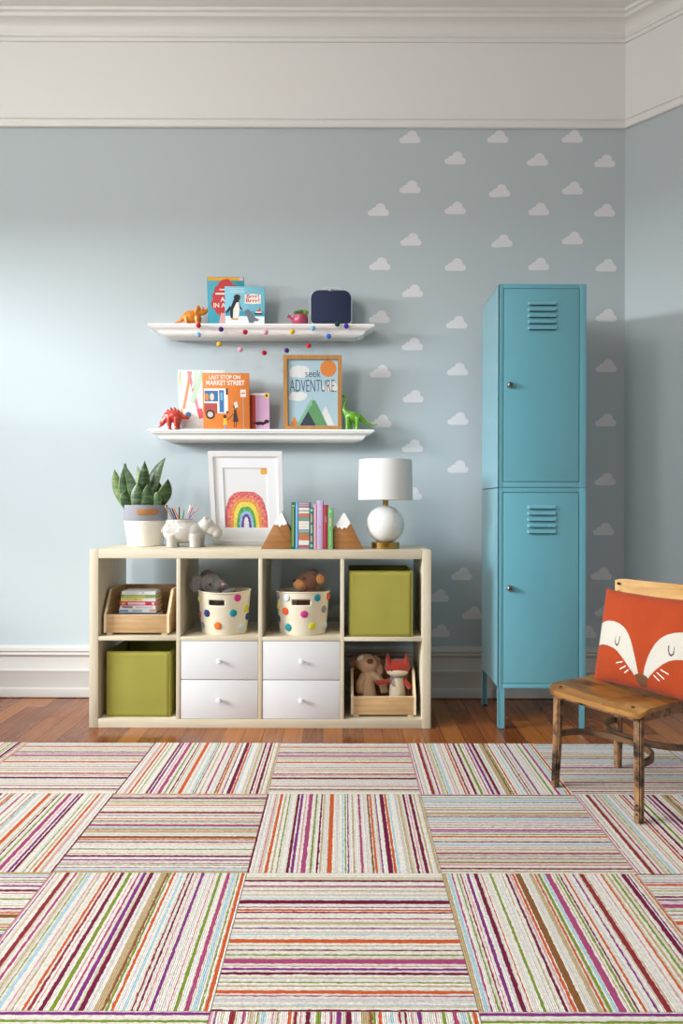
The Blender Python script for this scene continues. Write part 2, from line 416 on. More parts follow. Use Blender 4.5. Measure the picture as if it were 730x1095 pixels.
SEQ_E = [((x - 72 - w_ / 2) / 560, w_ / 560, c_) for x, w_, c_ in ((74, 5, 'u'), (88, 4, 'l'), (105, 5, 'k'), (125, 9, 'o'), (140, 6, 't'), (155, 4, 'g'), (187, 9, 'u'), (200, 9, 'p'), (215, 4, 'k'), (232, 14, 'm'), (253, 6, 'g'), (272, 6, 'u'), (281, 5, 't'), (308, 14, 'o'), (330, 4, 'l'), (348, 5, 'b'), (356, 4, 'g'), (364, 4, 'p'), (381, 5, 't'), (405, 7, 'm'), (421, 4, 'l'), (437, 6, 'n'), (446, 7, 'o'), (465, 4, 'p'), (487, 14, 'u'), (501, 8, 'o'), (512, 6, 'b'), (535, 4, 'l'), (549, 6, 't'), (568, 8, 'u'), (579, 4, 'k'), (592, 10, 'u'), (606, 6, 't'), (626, 8, 't'))]
TS, TH = .502, .009
def tile_mesh(name, seq, seed):
    """one loop-pile square, stripes running along y; yarn edges wander a little"""
    rnd = random.Random(seed); mb = MB(); bm_ = mb.bm
    edges, kinds = [0.0], []
    for a, w, c in seq:
        a = max(a, edges[-1])
        if a - edges[-1] > .003:
            w_ = a - edges[-1]; e0 = edges[-1]; n_ = max(1, round(w_ / .0095))
            for q in range(n_):
                kinds.append(rnd.choice('wwwwccci' if n_ > 1 else 'wwc')); edges.append(e0 + w_ * (q + 1) / n_)
        e = min(1.0, a + w)
        if e > edges[-1] + 1e-5: kinds.append(c); edges.append(e)
    if edges[-1] < 1: kinds.append('w'); edges.append(1.0)
    NV = 84
    gap = .0012
    cols_ = []
    for i, u in enumerate(edges):
        col = []
        for j in range(NV + 1):
            x = (u - .5) * (TS - gap); y = (j / NV - .5) * (TS - gap)
            if 0 < i < len(edges) - 1:
                x += (.0021 if 4 < i else .0014) * noise.noise((i * 7.3 + seed, y * 130, seed)) + .0009 * noise.noise((i * 3.1, y * 45, seed + 5))
            else: x += .0006 * noise.noise((i * 7.3, y * 90, seed))
            col.append(bm_.verts.new((x, y, TH)))
        cols_.append(col)
    for i, k in enumerate(kinds):
        mid = None
        for j in range(NV): bm_.faces.new((cols_[i][j], cols_[i + 1][j], cols_[i + 1][j + 1], cols_[i][j + 1]))
        mb.fin(yarn(k))
    # edges of the square down to the floor
    h = (TS - gap) / 2
    rim = [c[0] for c in cols_] + cols_[-1][1:] + [c[-1] for c in cols_[::-1]][1:] + cols_[0][::-1][1:-1]
    low = [bm_.verts.new((v.co.x, v.co.y, 0.0005)) for v in rim]
    for k in range(len(rim)): bm_.faces.new((rim[k], low[k], low[(k + 1) % len(rim)], rim[(k + 1) % len(rim)]))
    mb.fin(yarn('t'))
    return mb.build(name)
rug = thing('area_rug', 'multicolour striped loop-pile rug of checkerboard squares on the wood floor', 'rug', (0, 1.82, 0))
protos = [tile_mesh('carpet_tile', s, i) for i, s in enumerate((SEQ_A, SEQ_B, SEQ_C, SEQ_D, SEQ_E))]
used = set()
for row in range(4):
    for k in range(-3, 4):
        hor = (k + row) % 2 == 0
        if row == 0: pi_ = {0: 1, 1: 3, -1: 4, 2: 2, -2: 1}.get(k, 0)
        else: pi_ = {(2, 0): 1, (2, 1): 0, (2, -1): 3, (2, 2): 1, (2, -2): 0, (1, 0): 4, (1, 1): 2, (1, -1): 0, (1, 2): 3, (1, -2): 4, (3, 0): 3, (3, 1): 2, (3, -1): 2}.get((row, k), (k * 2 + row) % 5)
        rot = 0
        if hor: rot = -pi / 2
        if (row, k) in ((1, -1), (0, 0), (2, 2), (1, -2), (0, -2)): rot += pi
        pr = protos[pi_]
        if pi_ in used: o = pr.copy(); COL.objects.link(o)
        else: o = pr; used.add(pi_)
        o.parent = rug
        o.location = (.005 + TS * k, 2.815 - .4975 * (row + .5) - 1.82, 0)
        o.rotation_euler = (0, 0, rot); o.scale = (1, .4975 / TS, 1) if not hor else (.4975 / TS, 1, 1)
# ================================================================== CUBE SHELF
BX0, BX1, BY0, BY1, BH = -1.0875, .377, 3.028, 3.418, .765
BIRCH_H = wood('birch_grain_across', '#c8bda2', '#d6cdb8', 'x', 1.2, .45, 16)
BIRCH_V = wood('birch_grain_upright', '#c8bda2', '#d6cdb8', 'z', 1.2, .45, 16)
BIRCH_E = wood('birch_edge', '#cbc0a6', '#d8d0ba', 'x', 1.2, .45, 16)
bc = thing('cube_shelf', 'pale birch eight-cube shelf unit with white drawers against the wall', 'shelf unit', ((BX0 + BX1) / 2, BY0, 0))
bw = (BX1 - BX0) / 2; bd = BY1 - BY0; T = .038; TD = .017
for sx in (-1, 1):
    x0 = -bw if sx < 0 else bw - T
    MB().box((x0, 0, 0), (x0 + T, bd, BH), BIRCH_V, .0012).build('side_panel', bc)
MB().box((-bw + T, 0, BH - T), (bw - T, bd, BH), BIRCH_H, .001).build('top_panel', bc)
MB().box((-bw + T, 0, 0), (bw - T, bd, T), BIRCH_H, .001).build('bottom_panel', bc)
IW = 2 * (bw - T); CW = (IW - 3 * TD) / 4
RHt = (BH - 2 * T - TD) / 2; ZM0 = T + RHt; ZM1 = ZM0 + TD
cellx = []
for k in range(4):
    x0 = -bw + T + k * (CW + TD)
    cellx.append((x0, x0 + CW))
    if k < 3: MB().box((x0 + CW, .001, T), (x0 + CW + TD, bd, BH - T), BIRCH_V, .0008).build('divider', bc)
    MB().box((x0, .001, ZM0), (x0 + CW, bd, ZM1), BIRCH_H, .0008).build('shelf', bc)
for k in (1, 2):
    for j in range(2):
        x0, x1 = cellx[k]; zz = T + j * RHt / 2
        mb = MB(); g = .0018
        z0, z1 = zz + g, zz + RHt / 2 - g
        mb.box((x0 + g, .003, z0), (x1 - g, .019, z1), WHITE, .001)
        mb.box((x0 + .012, .019, z0 + .01), (x1 - .012, .34, z0 + .018), WHITE)
        for xx in (x0 + .012, x1 - .024): mb.box((xx, .019, z0 + .01), (xx + .012, .34, z1 - .03), WHITE)
        mb.box((x0 + .012, .328, z0 + .01), (x1 - .012, .34, z1 - .03), WHITE)
        d = mb.build('drawer', bc)
        KN = mat('white_knob', '#e9e9ea', .3, .5)
        MB().lathe([(0, 0), (.006, 0), (.0045, .006), (.0055, .010), (.010, .014), (.0105, .018), (.008, .021), (0, .022)], KN, seg=20).build('knob', d, ((x0 + x1) / 2, .003, (z0 + z1) / 2 - .002), (pi / 2, 0, 0))
BXC = (BX0 + BX1) / 2
def cell(k): return BXC + (cellx[k][0] + cellx[k][1]) / 2
# ------------------------------------------------------------------ green fabric bins
GREEN = mat('green_felt_fabric', '#9b9646', .85, .2, bscale=700, bstr=.2, var=.05, vscale=5)
GREEN_E = mat('green_felt_seam', '#8c883a', .85, .2)
GREEN_I = mat('green_felt_lining', '#66642c', .9, .1)
def fabric_bin(label, px0, px1, base, Yf):
    c = P((px0 + px1) / 2, 600, Yf).x; w = (px1 - px0) * Yf / F / 2; d = .29; h = .279; t = .005
    r = thing('storage_bin', label, 'storage bin', (c, Yf, base + .0005), (0, 0, 0), 'green fabric bins in the cube shelf')
    def panel(fn, nm, mm, lab=None):
        mb = MB(); N = 16; g = [[None] * (N + 1) for _ in range(N + 1)]
        for i in range(N + 1):
            for j in range(N + 1):
                u, v = i / N, j / N
                bow = .004 * sin(pi * u) * sin(pi * v) + .003 * noise.noise((u * 3 + c * 9, v * 3, base * 5)) * sin(pi * u) * min(1, 4 * v * (1.25 - v))
                g[i][j] = mb.bm.verts.new(fn(u, v, bow))
        for i in range(N):
            for j in range(N): mb.bm.faces.new((g[i][j], g[i + 1][j], g[i + 1][j + 1], g[i][j + 1]))
        mb.fin(mm)
        o = mb.build(nm, r)
        s = o.modifiers.new('thick', 'SOLIDIFY'); s.thickness = t; s.offset = 0
        return o
    panel(lambda u, v, b: (-w + 2 * w * u, -b, h * v), 'front_panel', GREEN)
    panel(lambda u, v, b: (-w + 2 * w * u, d + b * .3, h * v), 'back_panel', GREEN)
    panel(lambda u, v, b: (-w - b * .4, d * u, h * v), 'side_panel', GREEN)
    panel(lambda u, v, b: (w + b * .4, d * u, h * v), 'side_panel', GREEN)
    MB().box((-w + .003, .003, .001), (w - .003, d - .003, .008), GREEN_I).build('bottom_panel', r)
    mb = MB()
    for a, e in (((-w, 0), (w, 0)), ((-w, d), (w, d)), ((-w, 0), (-w, d)), ((w, 0), (w, d))):
        mb.tube([(a[0], a[1], h), (e[0], e[1], h)], .0036, GREEN_E, 8)
    for x in (-w, w): mb.tube([(x, -.0005, .004), (x, -.0005, h)], .003, GREEN_E, 8)
    mb.build('piping', r)
    return r
fabric_bin('olive green fabric bin in the top cube at the lamp end', 373.7, 440.6, ZM1, 3.045)
fabric_bin('olive green fabric bin in the bottom cube below the wooden book bin', 115, 182, T, 3.06)
# ------------------------------------------------------------------ slanted wooden bins
ACACIA = wood('acacia_grain', '#b08a5b', '#d2b084', 'x', 1.1, .5, 13, contrast=(.3, .7))
ACACIA_I = wood('acacia_grain_deep', '#b08a5b', '#d2b084', 'y', 1.1, .5, 13)
ACACIA_E = mat('pale_cut_edge', '#e0cfae', .55, .3)
def wood_bin(label, px0, px1, base):
    Yf = 3.062; c = P((px0 + px1) / 2, 650, Yf).x; w = (px1 - px0) * Yf / F / 2; t = .011
    r = thing('wooden_bin', label, 'storage bin', (c, Yf, base + .0005), (0, 0, 0), 'open-front wooden bins in the cube shelf')
    z0, zf, zt, ym, d = .010, .087, .190, .085, .285
    for sx in (-1, 1):
        x0 = -w if sx < 0 else w - t
        mb = MB(); mb.prism([(x0, 0, z0), (x0, 0, zf), (x0, ym * .85, zt - .008), (x0, ym, zt), (x0, d, zt), (x0, d, z0)], (t, 0, 0), ACACIA_I)
        mb.strip([(x0 + t / 2, -.0004, z0), (x0 + t / 2, -.0004, zf - .001), (x0 + t / 2, ym * .85 - .001, zt - .006), (x0 + t / 2, ym, zt + .0005), (x0 + t / 2, d, zt + .0005)], .002, t, ACACIA_E, (1, 0, 0))
        mb.build('side_panel', r)
    MB().box((-w + t, 0, z0), (w - t, t, zf), ACACIA, .001).box((-w + t, .0004, zf), (w - t, t, zf + .0015), ACACIA_E).build('front_panel', r)
    MB().box((-w + t, d - t, z0), (w - t, d, zt), ACACIA, .001).build('back_panel', r)
    MB().box((-w + t, t, z0), (w - t, d - t, z0 + t), ACACIA, 0).build('bottom_panel', r)
    for x in (-w + .01, w - .036):
        for y in (.006, d - .03): MB().box((x, y, 0), (x + .026, y + .024, z0), ACACIA_E, .001).build('foot', r)
    return r, c, Yf, w
wb1, wx1, wy1, ww1 = wood_bin('low-fronted wooden bin holding picture books in the top corner cube', 111, 181, ZM1)
wb2, wx2, wy2, ww2 = wood_bin('low-fronted wooden bin holding two soft toys in the bottom cube', 375.3, 445, T)
# ------------------------------------------------------------------ books
def cover(mb, w, h, t, m, ms=None, back=True, hollow=.003):
    """hardback lying in x-z, front at y=0, thickness t, spine on the -x side"""
    c = .0022
    mb.box((0, 0, 0), (w, c, h), m, .0006); mb.box((0, t - c, 0), (w, t, h), m, .0006); mb.box((0, c, 0), (c, t - c, h), ms or m, .0004)
def pages(w, h, t, parent):
    return MB().box((.0022, .0023, .003), (w - .004, t - .0023, h - .003), PAPER).build('pages', parent)
def stacked_book(label, px, w, d, t, z, colr, spine_marks, rz, group='picture books stacked in the wooden bin'):
    p = P(px, 650, 3.15)
    r = thing('book', label, 'book', (p.x, 3.115, z), (0, 0, rz), group)
    m = mat(label[:24], colr, .5, .4)
    mb = MB()
    mb.box((-w / 2, 0, 0), (w / 2, d, .002), m).box((-w / 2, 0, t - .002), (w / 2, d, t), m).box((-w / 2, 0, .002), (w / 2, .002, t - .002), m)
    for a, e, cc in spine_marks:
        mb.rect(-w / 2 + a * w, t * .2, -w / 2 + e * w, t * .8, -.0004, mat('spine_' + cc, cc, .5))
    mb.build('cover', r)
    MB().box((-w / 2 + .003, .0022, .0022), (w / 2 - .003, d - .003, t - .0022), PAPER).build('pages', r)
    return r
zb = ZM1 + .0225
stk = [('white paperback with a blue end, bottom of the bin stack', '#dfe3e8', .0175, [(0, .25, '#6f9fc8'), (.36, .62, '#a9b9cc'), (.82, 1, '#dca18a')], .162, .0),
       ('white spined book above the blue-ended one in the bin', '#ecebea', .0155, [(.06, .35, '#8c7f8a'), (.45, .92, '#c6c6ca')], .156, .0),
       ('pinkish red spined book in the middle of the bin stack', '#c62f58', .0195, [(.05, .15, '#dca040'), (.22, .7, '#e7bfca'), (.88, .95, '#d9d9dd')], .160, .0),
       ('yellow and white spined book in the bin stack', '#dcd9cf', .0160, [(0, .62, '#d3cb2f'), (.4, .47, '#d99b35')], .154, .0),
       ('green spined book second from the top of the bin stack', '#7f9d68', .0155, [(.08, .7, '#b5bd4a')], .152, .0),
       ('thin white spined book on top of the bin stack', '#e2e4e6', .0150, [(.1, .5, '#cfd3d8'), (.6, .66, '#b7a7cf')], .148, .0)]
zz = ZM1 + .0005 + .021 + .0005
# the pile stands on a thick closed album so that its spines show above the bin's front
albums = [('thick navy album in the wooden bin just under the paperback pile', '#3c4a66', .0674)]
for nm, cc, t in albums:
    stacked_book(nm, 150, .165, .12, t, zz, cc, [], 0); zz += t + .0004
for i, (lab, cc, t, mk, w, _) in enumerate(stk):
    stacked_book(lab, 149.5 + .2 * i, w, .11, t * .92, zz, cc, mk, radians((1.5, -1, .8, -1.2, .5, 1.6)[i])); zz += t * .92 + .0004
# ------------------------------------------------------------------ leaning picture books on the shelves
def lean_book(label, px0, px1, ybot, Y, h, t, tilt, roll=0, art=None, m=None, ms=None, shelfz=None, group=None, w=None):
    a = P(px0, ybot, Y); e = P(px1, ybot, Y)
    w = w or (e.x - a.x)
    r = thing('picture_book', label, 'book', (a.x, Y, shelfz + .0006), (-tilt, roll, 0), group)
    mb = MB(); cover(mb, w, h, t, m, ms)
    if art: art(mb, w, h)
    mb.build('cover', r); pages(w, h, t, r)
    return r
def ink(c, rough=.5): return mat('ink_' + c, c, rough, .4)
SH1Z, SH2Z, SHF = 1.8295, 1.3215, 3.395
def shelf(label, ztop):
    r = thing('picture_ledge', label, 'wall shelf', (-.398, WALL, ztop), (0, 0, 0), 'white moulded wall shelves')
    prof = [(.125, 0), (.125, -.010), (.122, -.012), (.1205, -.016)]
    for k in range(6):
        t = k / 5; prof.append((.1205 - .014 * t - .004 * sin(t * pi), -.017 - .019 * t))
    prof += [(.105, -.038), (.105, -.042)]
    for k in range(6):
        t = k / 5; prof.append((.104 - .012 * t + .002 * sin(t * pi), -.043 - .011 * t))
    prof += [(.090, -.052), (.088, -.056)]
    mb = MB(); rings = []
    for o, z in prof:
        L = .5445 - (.125 - o) / .037 * .090
        rings.append([mb.bm.verts.new(v) for v in ((-L, 0, z), (-L, -o, z), (L, -o, z), (L, 0, z))])
    for a, e in zip(rings, rings[1:]):
        for k in range(4): mb.bm.faces.new((a[k], a[(k + 1) % 4], e[(k + 1) % 4], e[k]))
    mb.bm.faces.new(rings[-1]); mb.bm.faces.new(rings[0][::-1])
    mb.fin(mat('shelf_white', '#f3f2ef', .42, .45))
    mb.build('moulding', r, ang=28)
    MB().box((-.5435, -.124, 0), (.5435, 0, .0005), mat('shelf_white', '#f3f2ef', .42)).build('shelf_board', r)
    return r
shelf('upper white moulded wall shelf with toys and a navy case', SH1Z - .0005)
shelf('lower white moulded wall shelf with framed adventure print', SH2Z - .0005)
# teal-blue book with red cloud
def art_bear(mb, w, h):
    y = -.0003
    mb.rect(.002, h - .018, w - .022, h - .0015, y, ink('#e0a32c')); mb.rect(w - .022, h - .018, w - .002, h - .0015, y, ink('#dcb9b4'))
    red = ink('#c53a3c')
    for cx, cz, r in ((.50, .78, .22), (.34, .72, .15), (.27, .60, .14), (.24, .45, .15), (.35, .34, .15), (.6, .5, .3), (.5, .62, .3), (.72, .72, .16), (.42, .28, .12), (.55, .88, .1)):
        mb.disc(cx * w, cz * h, r * w, y - .0002, red)
    mb.poly([(.30 * w, .05 * h), (.36 * w, .27 * h), (.7 * w, .24 * h), (.7 * w, .0 * h + .002), (.33 * w, .002)], y - .0004, ink('#dfa8a0'))
    wh = ink('#f1e6dd')
    mb.text('A P', .36 * w, .54 * h, .030, y - .0006, wh, None, 'LEFT', .0006)
    mb.text('IN A', .155 * w, .42 * h, .030, y - .0006, wh, None, 'LEFT', .0006)
    mb.rect(.33 * w, .73 * h, .62 * w, .755 * h, y - .0006, wh); mb.rect(.22 * w, .64 * h, .55 * w, .675 * h, y - .0006, wh)
lean_book('tall teal picture book with red cloud and orange top band on upper shelf', 222.5, 261.5, 345, 3.448, .232, .014, radians(-9), 0, art_bear, ink('#3a9db0'), None, SH1Z, 'picture books on the upper shelf')
def art_penguin(mb, w, h):
    y = -.0003
    mb.rect(.002, .002, w - .002, .23 * h, y, ink('#e8eef2')); mb.rect(.002, .23 * h, w - .002, .36 * h, y, ink('#3f9fb8'))
    for z in (.93, .88, .84): mb.rect(.12 * w, z * h, .5 * w, (z + .02) * h, y, ink('#b9dce6'))
    wh = ink('#f2efe9'); bk = ink('#20242c'); gy = ink('#6d7680'); red = ink('#c8463c')
    X = lambda u: u * w; Z = lambda v: v * h
    mb.poly([(X(.14), Z(.18)), (X(.13), Z(.42)), (X(.2), Z(.60)), (X(.24), Z(.70)), (X(.35), Z(.66)), (X(.38), Z(.5)), (X(.36), Z(.22)), (X(.28), Z(.16))], y - .0002, bk)
    mb.disc(X(.31), Z(.715), .0165, y - .0002, bk, 20, .0145)
    mb.poly([(X(.20), Z(.18)), (X(.21), Z(.4)), (X(.29), Z(.58)), (X(.35), Z(.6)), (X(.37), Z(.42)), (X(.35), Z(.22)), (X(.28), Z(.16))], y - .0004, wh)
    mb.poly([(X(.13), Z(.5)), (X(.0) + .003, Z(.32)), (X(.05), Z(.30)), (X(.17), Z(.42))], y - .0002, bk); mb.poly([(X(.37), Z(.52)), (X(.44), Z(.4)), (X(.45), Z(.36)), (X(.37), Z(.44))], y - .0002, bk)
    mb.poly([(X(.38), Z(.735)), (X(.45), Z(.705)), (X(.38), Z(.69))], y - .0004, ink('#e0a646')); mb.rect(X(.16), Z(.13), X(.33), Z(.17), y - .0005, ink('#d8a24c'))
    mb.disc(X(.57), Z(.33), .014, y - .0002, gy); mb.poly([(X(.51), Z(.32)), (X(.63), Z(.36)), (X(.72), Z(.25)), (X(.78), Z(.18)), (X(.86), Z(.15)), (X(.82), Z(.1)), (X(.76), Z(.11)), (X(.7), Z(.05)), (X(.6), Z(.06)), (X(.58), Z(.16))], y - .0002, gy)
    mb.rect(X(.74), Z(.28), X(.93), Z(.32), y - .0002, bk); mb.rect(X(.76), Z(.32), X(.92), Z(.35), y - .0002, wh); mb.rect(X(.8), Z(.35), X(.9), Z(.40), y - .0002, ink('#d9622f')); mb.rect(X(.86), Z(.40), X(.89), Z(.45), y - .0002, red)
    mb.disc(X(.7), Z(.68), .036, y - .0002, wh, 28, .024); mb.rect(X(.5), Z(.56), X(.90), Z(.80), y - .0002, wh); mb.poly([(X(.5), Z(.57)), (X(.44), Z(.53)), (X(.56), Z(.6))], y - .0002, wh)
    mb.text('Brrr!', X(.70), Z(.745), .024, y - .0005, red, .060, 'CENTER', .0006); mb.text('Brrr!', X(.70), Z(.635), .024, y - .0005, red, .066, 'CENTER', .0006)
lean_book('pale blue square picture book with penguin and red lettering', 240.5, 283, 345.5, 3.42, .180, .013, radians(-8), radians(.8), art_penguin, ink('#7cc3d8'), None, SH1Z, 'picture books on the upper shelf')
def art_strokes(mb, w, h):
    y = -.0003; X = lambda u: u * w; Z = lambda v: v * h
    for pts, wd, c in (([(.05, .98), (.02, .75)], .006, '#c8c45c'), ([(.27, .985), (.10, .36)], .014, '#e2a070'), ([(.22, .985), (.42, .3)], .014, '#e3909c'), ([(.52, .985), (.27, .45)], .022, '#bfdcc4'), ([(.40, .985), (.30, .70)], .012, '#cfe6d2'), ([(.43, .36), (.48, .2)], .026, '#d2586a'), ([(.06, .36), (.03, .2)], .008, '#e0b050')):
        mb.line([(X(a), Z(e)) for a, e in pts], wd, y - .0002, ink(c)); y -= .00005
    mb.disc(X(.2), Z(.26), .013, y - .0002, ink('#4f8fb8')); mb.disc(X(.7), Z(.2), .02, y - .0002, ink('#d5cfe4')); mb.rect(X(.05), Z(.02), X(.95), Z(.08), y - .0002, ink('#d3d3d0'))
    mb.disc(X(.62), Z(.07), .005, y - .0004, ink('#a33c3c')); mb.disc(X(.75), Z(.05), .006, y - .0004, ink('#463c3c')); mb.line([(X(.66), Z(.38)), (X(.8), Z(.34))], .006, y - .0003, ink('#e0b84a'))
lean_book('white picture book with loose coloured paint strokes behind red dinosaur', 192, 242, 458, 3.452, .288, .010, radians(-8), 0, art_strokes, ink('#eeeeec'), None, SH2Z, 'picture books on the lower shelf')
def art_bus(mb, w, h):
    y = -.0003; X = lambda u: u * w; Z = lambda v: v * h
    wh = ink('#f3ece2'); bl = ink('#3f78b0'); rd = ink('#b5544c'); dk = ink('#3a3436'); sk = ink('#7fb4d2')
    mb.text('LAST STOP ON', X(.48), Z(.925), .026, y - .0005, wh, .150, 'CENTER', .0007)
    mb.text('MARKET STREET', X(.49), Z(.825), .031, y - .0005, wh, .186, 'CENTER', .0009)
    mb.rect(X(.03), Z(.29), X(.54), Z(.73), y - .0002, wh); mb.rect(X(.04), Z(.5), X(.33), Z(.69), y - .0004, bl); mb.rect(X(.355), Z(.31), X(.455), Z(.70), y - .0004, bl)
    mb.rect(X(.38), Z(.52), X(.43), Z(.66), y - .0006, sk); mb.rect(X(.03), Z(.29), X(.31), Z(.47), y - .0004, rd)
    mb.disc(X(.155), Z(.27), .022, y - .0006, dk); mb.disc(X(.155), Z(.27), .014, y - .0008, ink('#c9c4c0'))
    for u, c in ((.09, '#d98d4f'), (.2, '#e6d9b8')): mb.disc(X(u), Z(.58), .010, y - .0006, ink(c), 20, .018)
    mb.rect(X(.50), Z(.62), X(.54), Z(.73), y - .0005, dk); mb.rect(X(.5), Z(.29), X(.54), Z(.33), y - .0005, dk)
    # plain passer-by shapes: a dark coat, a small yellow coat
    mb.poly([(X(.64), Z(.14)), (X(.67), Z(.36)), (X(.71), Z(.36)), (X(.76), Z(.14))], y - .0003, dk); mb.rect(X(.66), Z(.04), X(.675), Z(.15), y - .0003, dk); mb.rect(X(.70), Z(.04), X(.715), Z(.15), y - .0003, dk); mb.disc(X(.70), Z(.41), .011, y - .0003, ink('#5a4038'))
    mb.poly([(X(.66), Z(.48)), (X(.74), Z(.50)), (X(.76), Z(.40)), (X(.69), Z(.38))], y - .0005, ink('#d9d4cf'))
    mb.poly([(X(.42), Z(.08)), (X(.44), Z(.2)), (X(.50), Z(.2)), (X(.52), Z(.08))], y - .0003, ink('#e2b73c')); mb.rect(X(.45), Z(.03), X(.49), Z(.09), y - .0003, ink('#7ba0c0')); mb.disc(X(.47), Z(.235), .008, y - .0003, ink('#4a342c'))
    mb.line([(X(.52), Z(.17)), (X(.65), Z(.28))], .003, y - .0003, dk)
    mb.rect(X(.86), Z(.04), X(.875), Z(.6), y - .0003, ink('#b9a9a6')); mb.rect(X(.81), Z(.58), X(.93), Z(.71), y - .0004, ink('#e6dcd8')); mb.rect(X(.83), Z(.63), X(.91), Z(.66), y - .0006, ink('#d98a5e'))
lean_book('orange picture book with white lettering and a bus on lower shelf', 217.5, 267, 458, 3.425, .270, .013, radians(-8), 0, art_bus, ink('#dd8038'), ink('#c9702f'), SH2Z, 'picture books on the lower shelf')
def art_dog(mb, w, h):
    y = -.0003; X = lambda u: u * w; Z = lambda v: v * h
    mb.rect(.001, .002, X(.30), h - .004, y - .0002, ink('#b8443a')); mb.rect(X(.30), .002, w - .001, h - .002, y - .0002, ink('#cfa6c6'))
    mb.rect(.001, h - .010, w - .001, h - .002, y - .0003, ink('#e9e2e0'))
    mb.disc(X(.86), Z(.93), .012, y - .0004, ink('#e3c22e')); mb.disc(X(.86), Z(.93), .006, y - .0006, ink('#4a4030'))
    bk = ink('#26201f')
    mb.disc(X(.52), Z(.19), .030, y - .0005, bk, 24, .008); mb.disc(X(.85), Z(.24), .012, y - .0005, bk, 20, .009); mb.poly([(X(.3), Z(.2)), (X(.12), Z(.22)), (X(.12), Z(.19)), (X(.3), Z(.17))], y - .0005, bk)
    for u in (.36, .62): mb.rect(X(u), Z(.13), X(u) + .006, Z(.18), y - .0005, bk)
lean_book('small lilac picture book with red spine band and black dachshund', 267.3, 288.3, 458, 3.452, .180, .009, radians(-8), 0, art_dog, ink('#cfa6c6'), None, SH2Z, 'picture books on the lower shelf')
# ------------------------------------------------------------------ framed prints
def frame(name, label, a, w, h, fw, dep, tilt, m, art, cat='framed picture', grp=None):
    r = thing(name, label, cat, a, (-tilt, 0, 0), grp)
    mb = MB()
    for q in ([(0, 0), (w, 0), (w - fw, fw), (fw, fw)], [(0, h), (w, h), (w - fw, h - fw), (fw, h - fw)], [(0, 0), (0, h), (fw, h - fw), (fw, fw)], [(w, 0), (w, h), (w - fw, h - fw), (w - fw, fw)]):
        mb.prism([(x, 0, z) for x, z in q], (0, dep, 0), m)
    mb.build('frame', r)
    MB().box((fw * .5, dep - .005, fw * .5), (w - fw * .5, dep - .001, h - fw * .5), mat('backing_board', '#8d7a60', .8)).build('backing', r)
    art(r)
    return r
OAK = wood('oak_frame', '#a8763c', '#bf8f52', 'z', 1.5, .5, 12)
def art_adv(r):
    mb = MB(); w, h, fw = AW, AH, .017; y0 = .011
    mb.box((fw * .6, y0, fw * .6), (w - fw * .6, y0 + .002, h - fw * .6), mat('print_sky', '#a9c6d3', .6))
    X = lambda u: (u - 40) / 635 * w; Z = lambda v: (848 - v) / 808 * h   # photo detail -> print
    y = y0 - .0003
    wh = mat('print_white', '#dcdedd', .7); gr = mat('print_green', '#5f9563', .7); gd = mat('print_green_edge', '#7fb39a', .7); dk = mat('print_dark', '#343a48', .7); og = mat('print_orange', '#d8823c', .7); ik = mat('print_ink', '#3c4450', .7)
    for cx, cz, rx, rz in ((150, 215, 45, 50), (200, 200, 60, 52), (260, 215, 60, 62), (150, 245, 45, 35), (230, 240, 80, 42), (160, 480, 55, 45), (230, 475, 70, 40), (120, 500, 30, 25), (200, 505, 80, 28), (560, 370, 60, 50), (600, 390, 28, 35), (510, 395, 45, 35)):
        mb.disc(X(cx), Z(cz), rx / 635 * w, y, wh, 24, rz / 808 * h)
    mb.disc(X(527), Z(182), 88 / 635 * w, y - .0002, og)
    mb.poly([(X(460), Z(655)), (X(500), Z(585)), (X(600), Z(800)), (X(520), Z(800))], y - .0002, wh)
    mb.poly([(X(105), Z(800)), (X(155), Z(700)), (X(200), Z(800))], y - .0002, og)
    mb.poly([(X(172), Z(800)), (X(335), Z(520)), (X(385), Z(530)), (X(515), Z(800))], y - .0004, gr)
    mb.poly([(X(172), Z(800)), (X(335), Z(520)), (X(350), Z(560)), (X(212), Z(800))], y - .0005, gd)
    mb.poly([(X(215), Z(800)), (X(306), Z(645)), (X(390), Z(800))], y - .0006, dk)
    mb.line([(X(345), Z(480)), (X(362), Z(500)), (X(340), Z(540)), (X(350), Z(585))], .0022, y - .0008, mat('print_rope', '#c9cdb0', .7))
    mb.text('seek', X(357), Z(240), .052, y - .0008, ik, 165 / 635 * w, 'CENTER', -.0006)
    mb.text('ADVENTURE.', X(362), Z(375), .086, y - .0008, ik, 505 / 635 * w, 'CENTER', -.0014)
    mb.build('print', r)
p = P(303.5, 458, 3.432); q = P(365.2, 458, 3.432); AW = q.x - p.x; AH = .357
frame('framed_print', 'oak framed camping print with green tent and orange sun on lower shelf', (p.x, 3.432, SH2Z + .0006), AW, AH, .019, .020, radians(-9.5), OAK, art_adv)
FRW = mat('white_frame_paint', '#e2e2e3', .4, .5)
def crayon(name, c, c2='#f3f0ee'):
    if name in _M: return _M[name]
    m, nt, b = new_mat(name)
    n = noise_node(nt, 90, 5, None, .7)
    r = ramp(nt, n.outputs[0], [(.42, lin(c)), (.72, lin(c2))]); nt.links.new(r.outputs[0], b.inputs['Base Color']); b.inputs['Roughness'].default_value = .85
    _M[name] = m
    return m
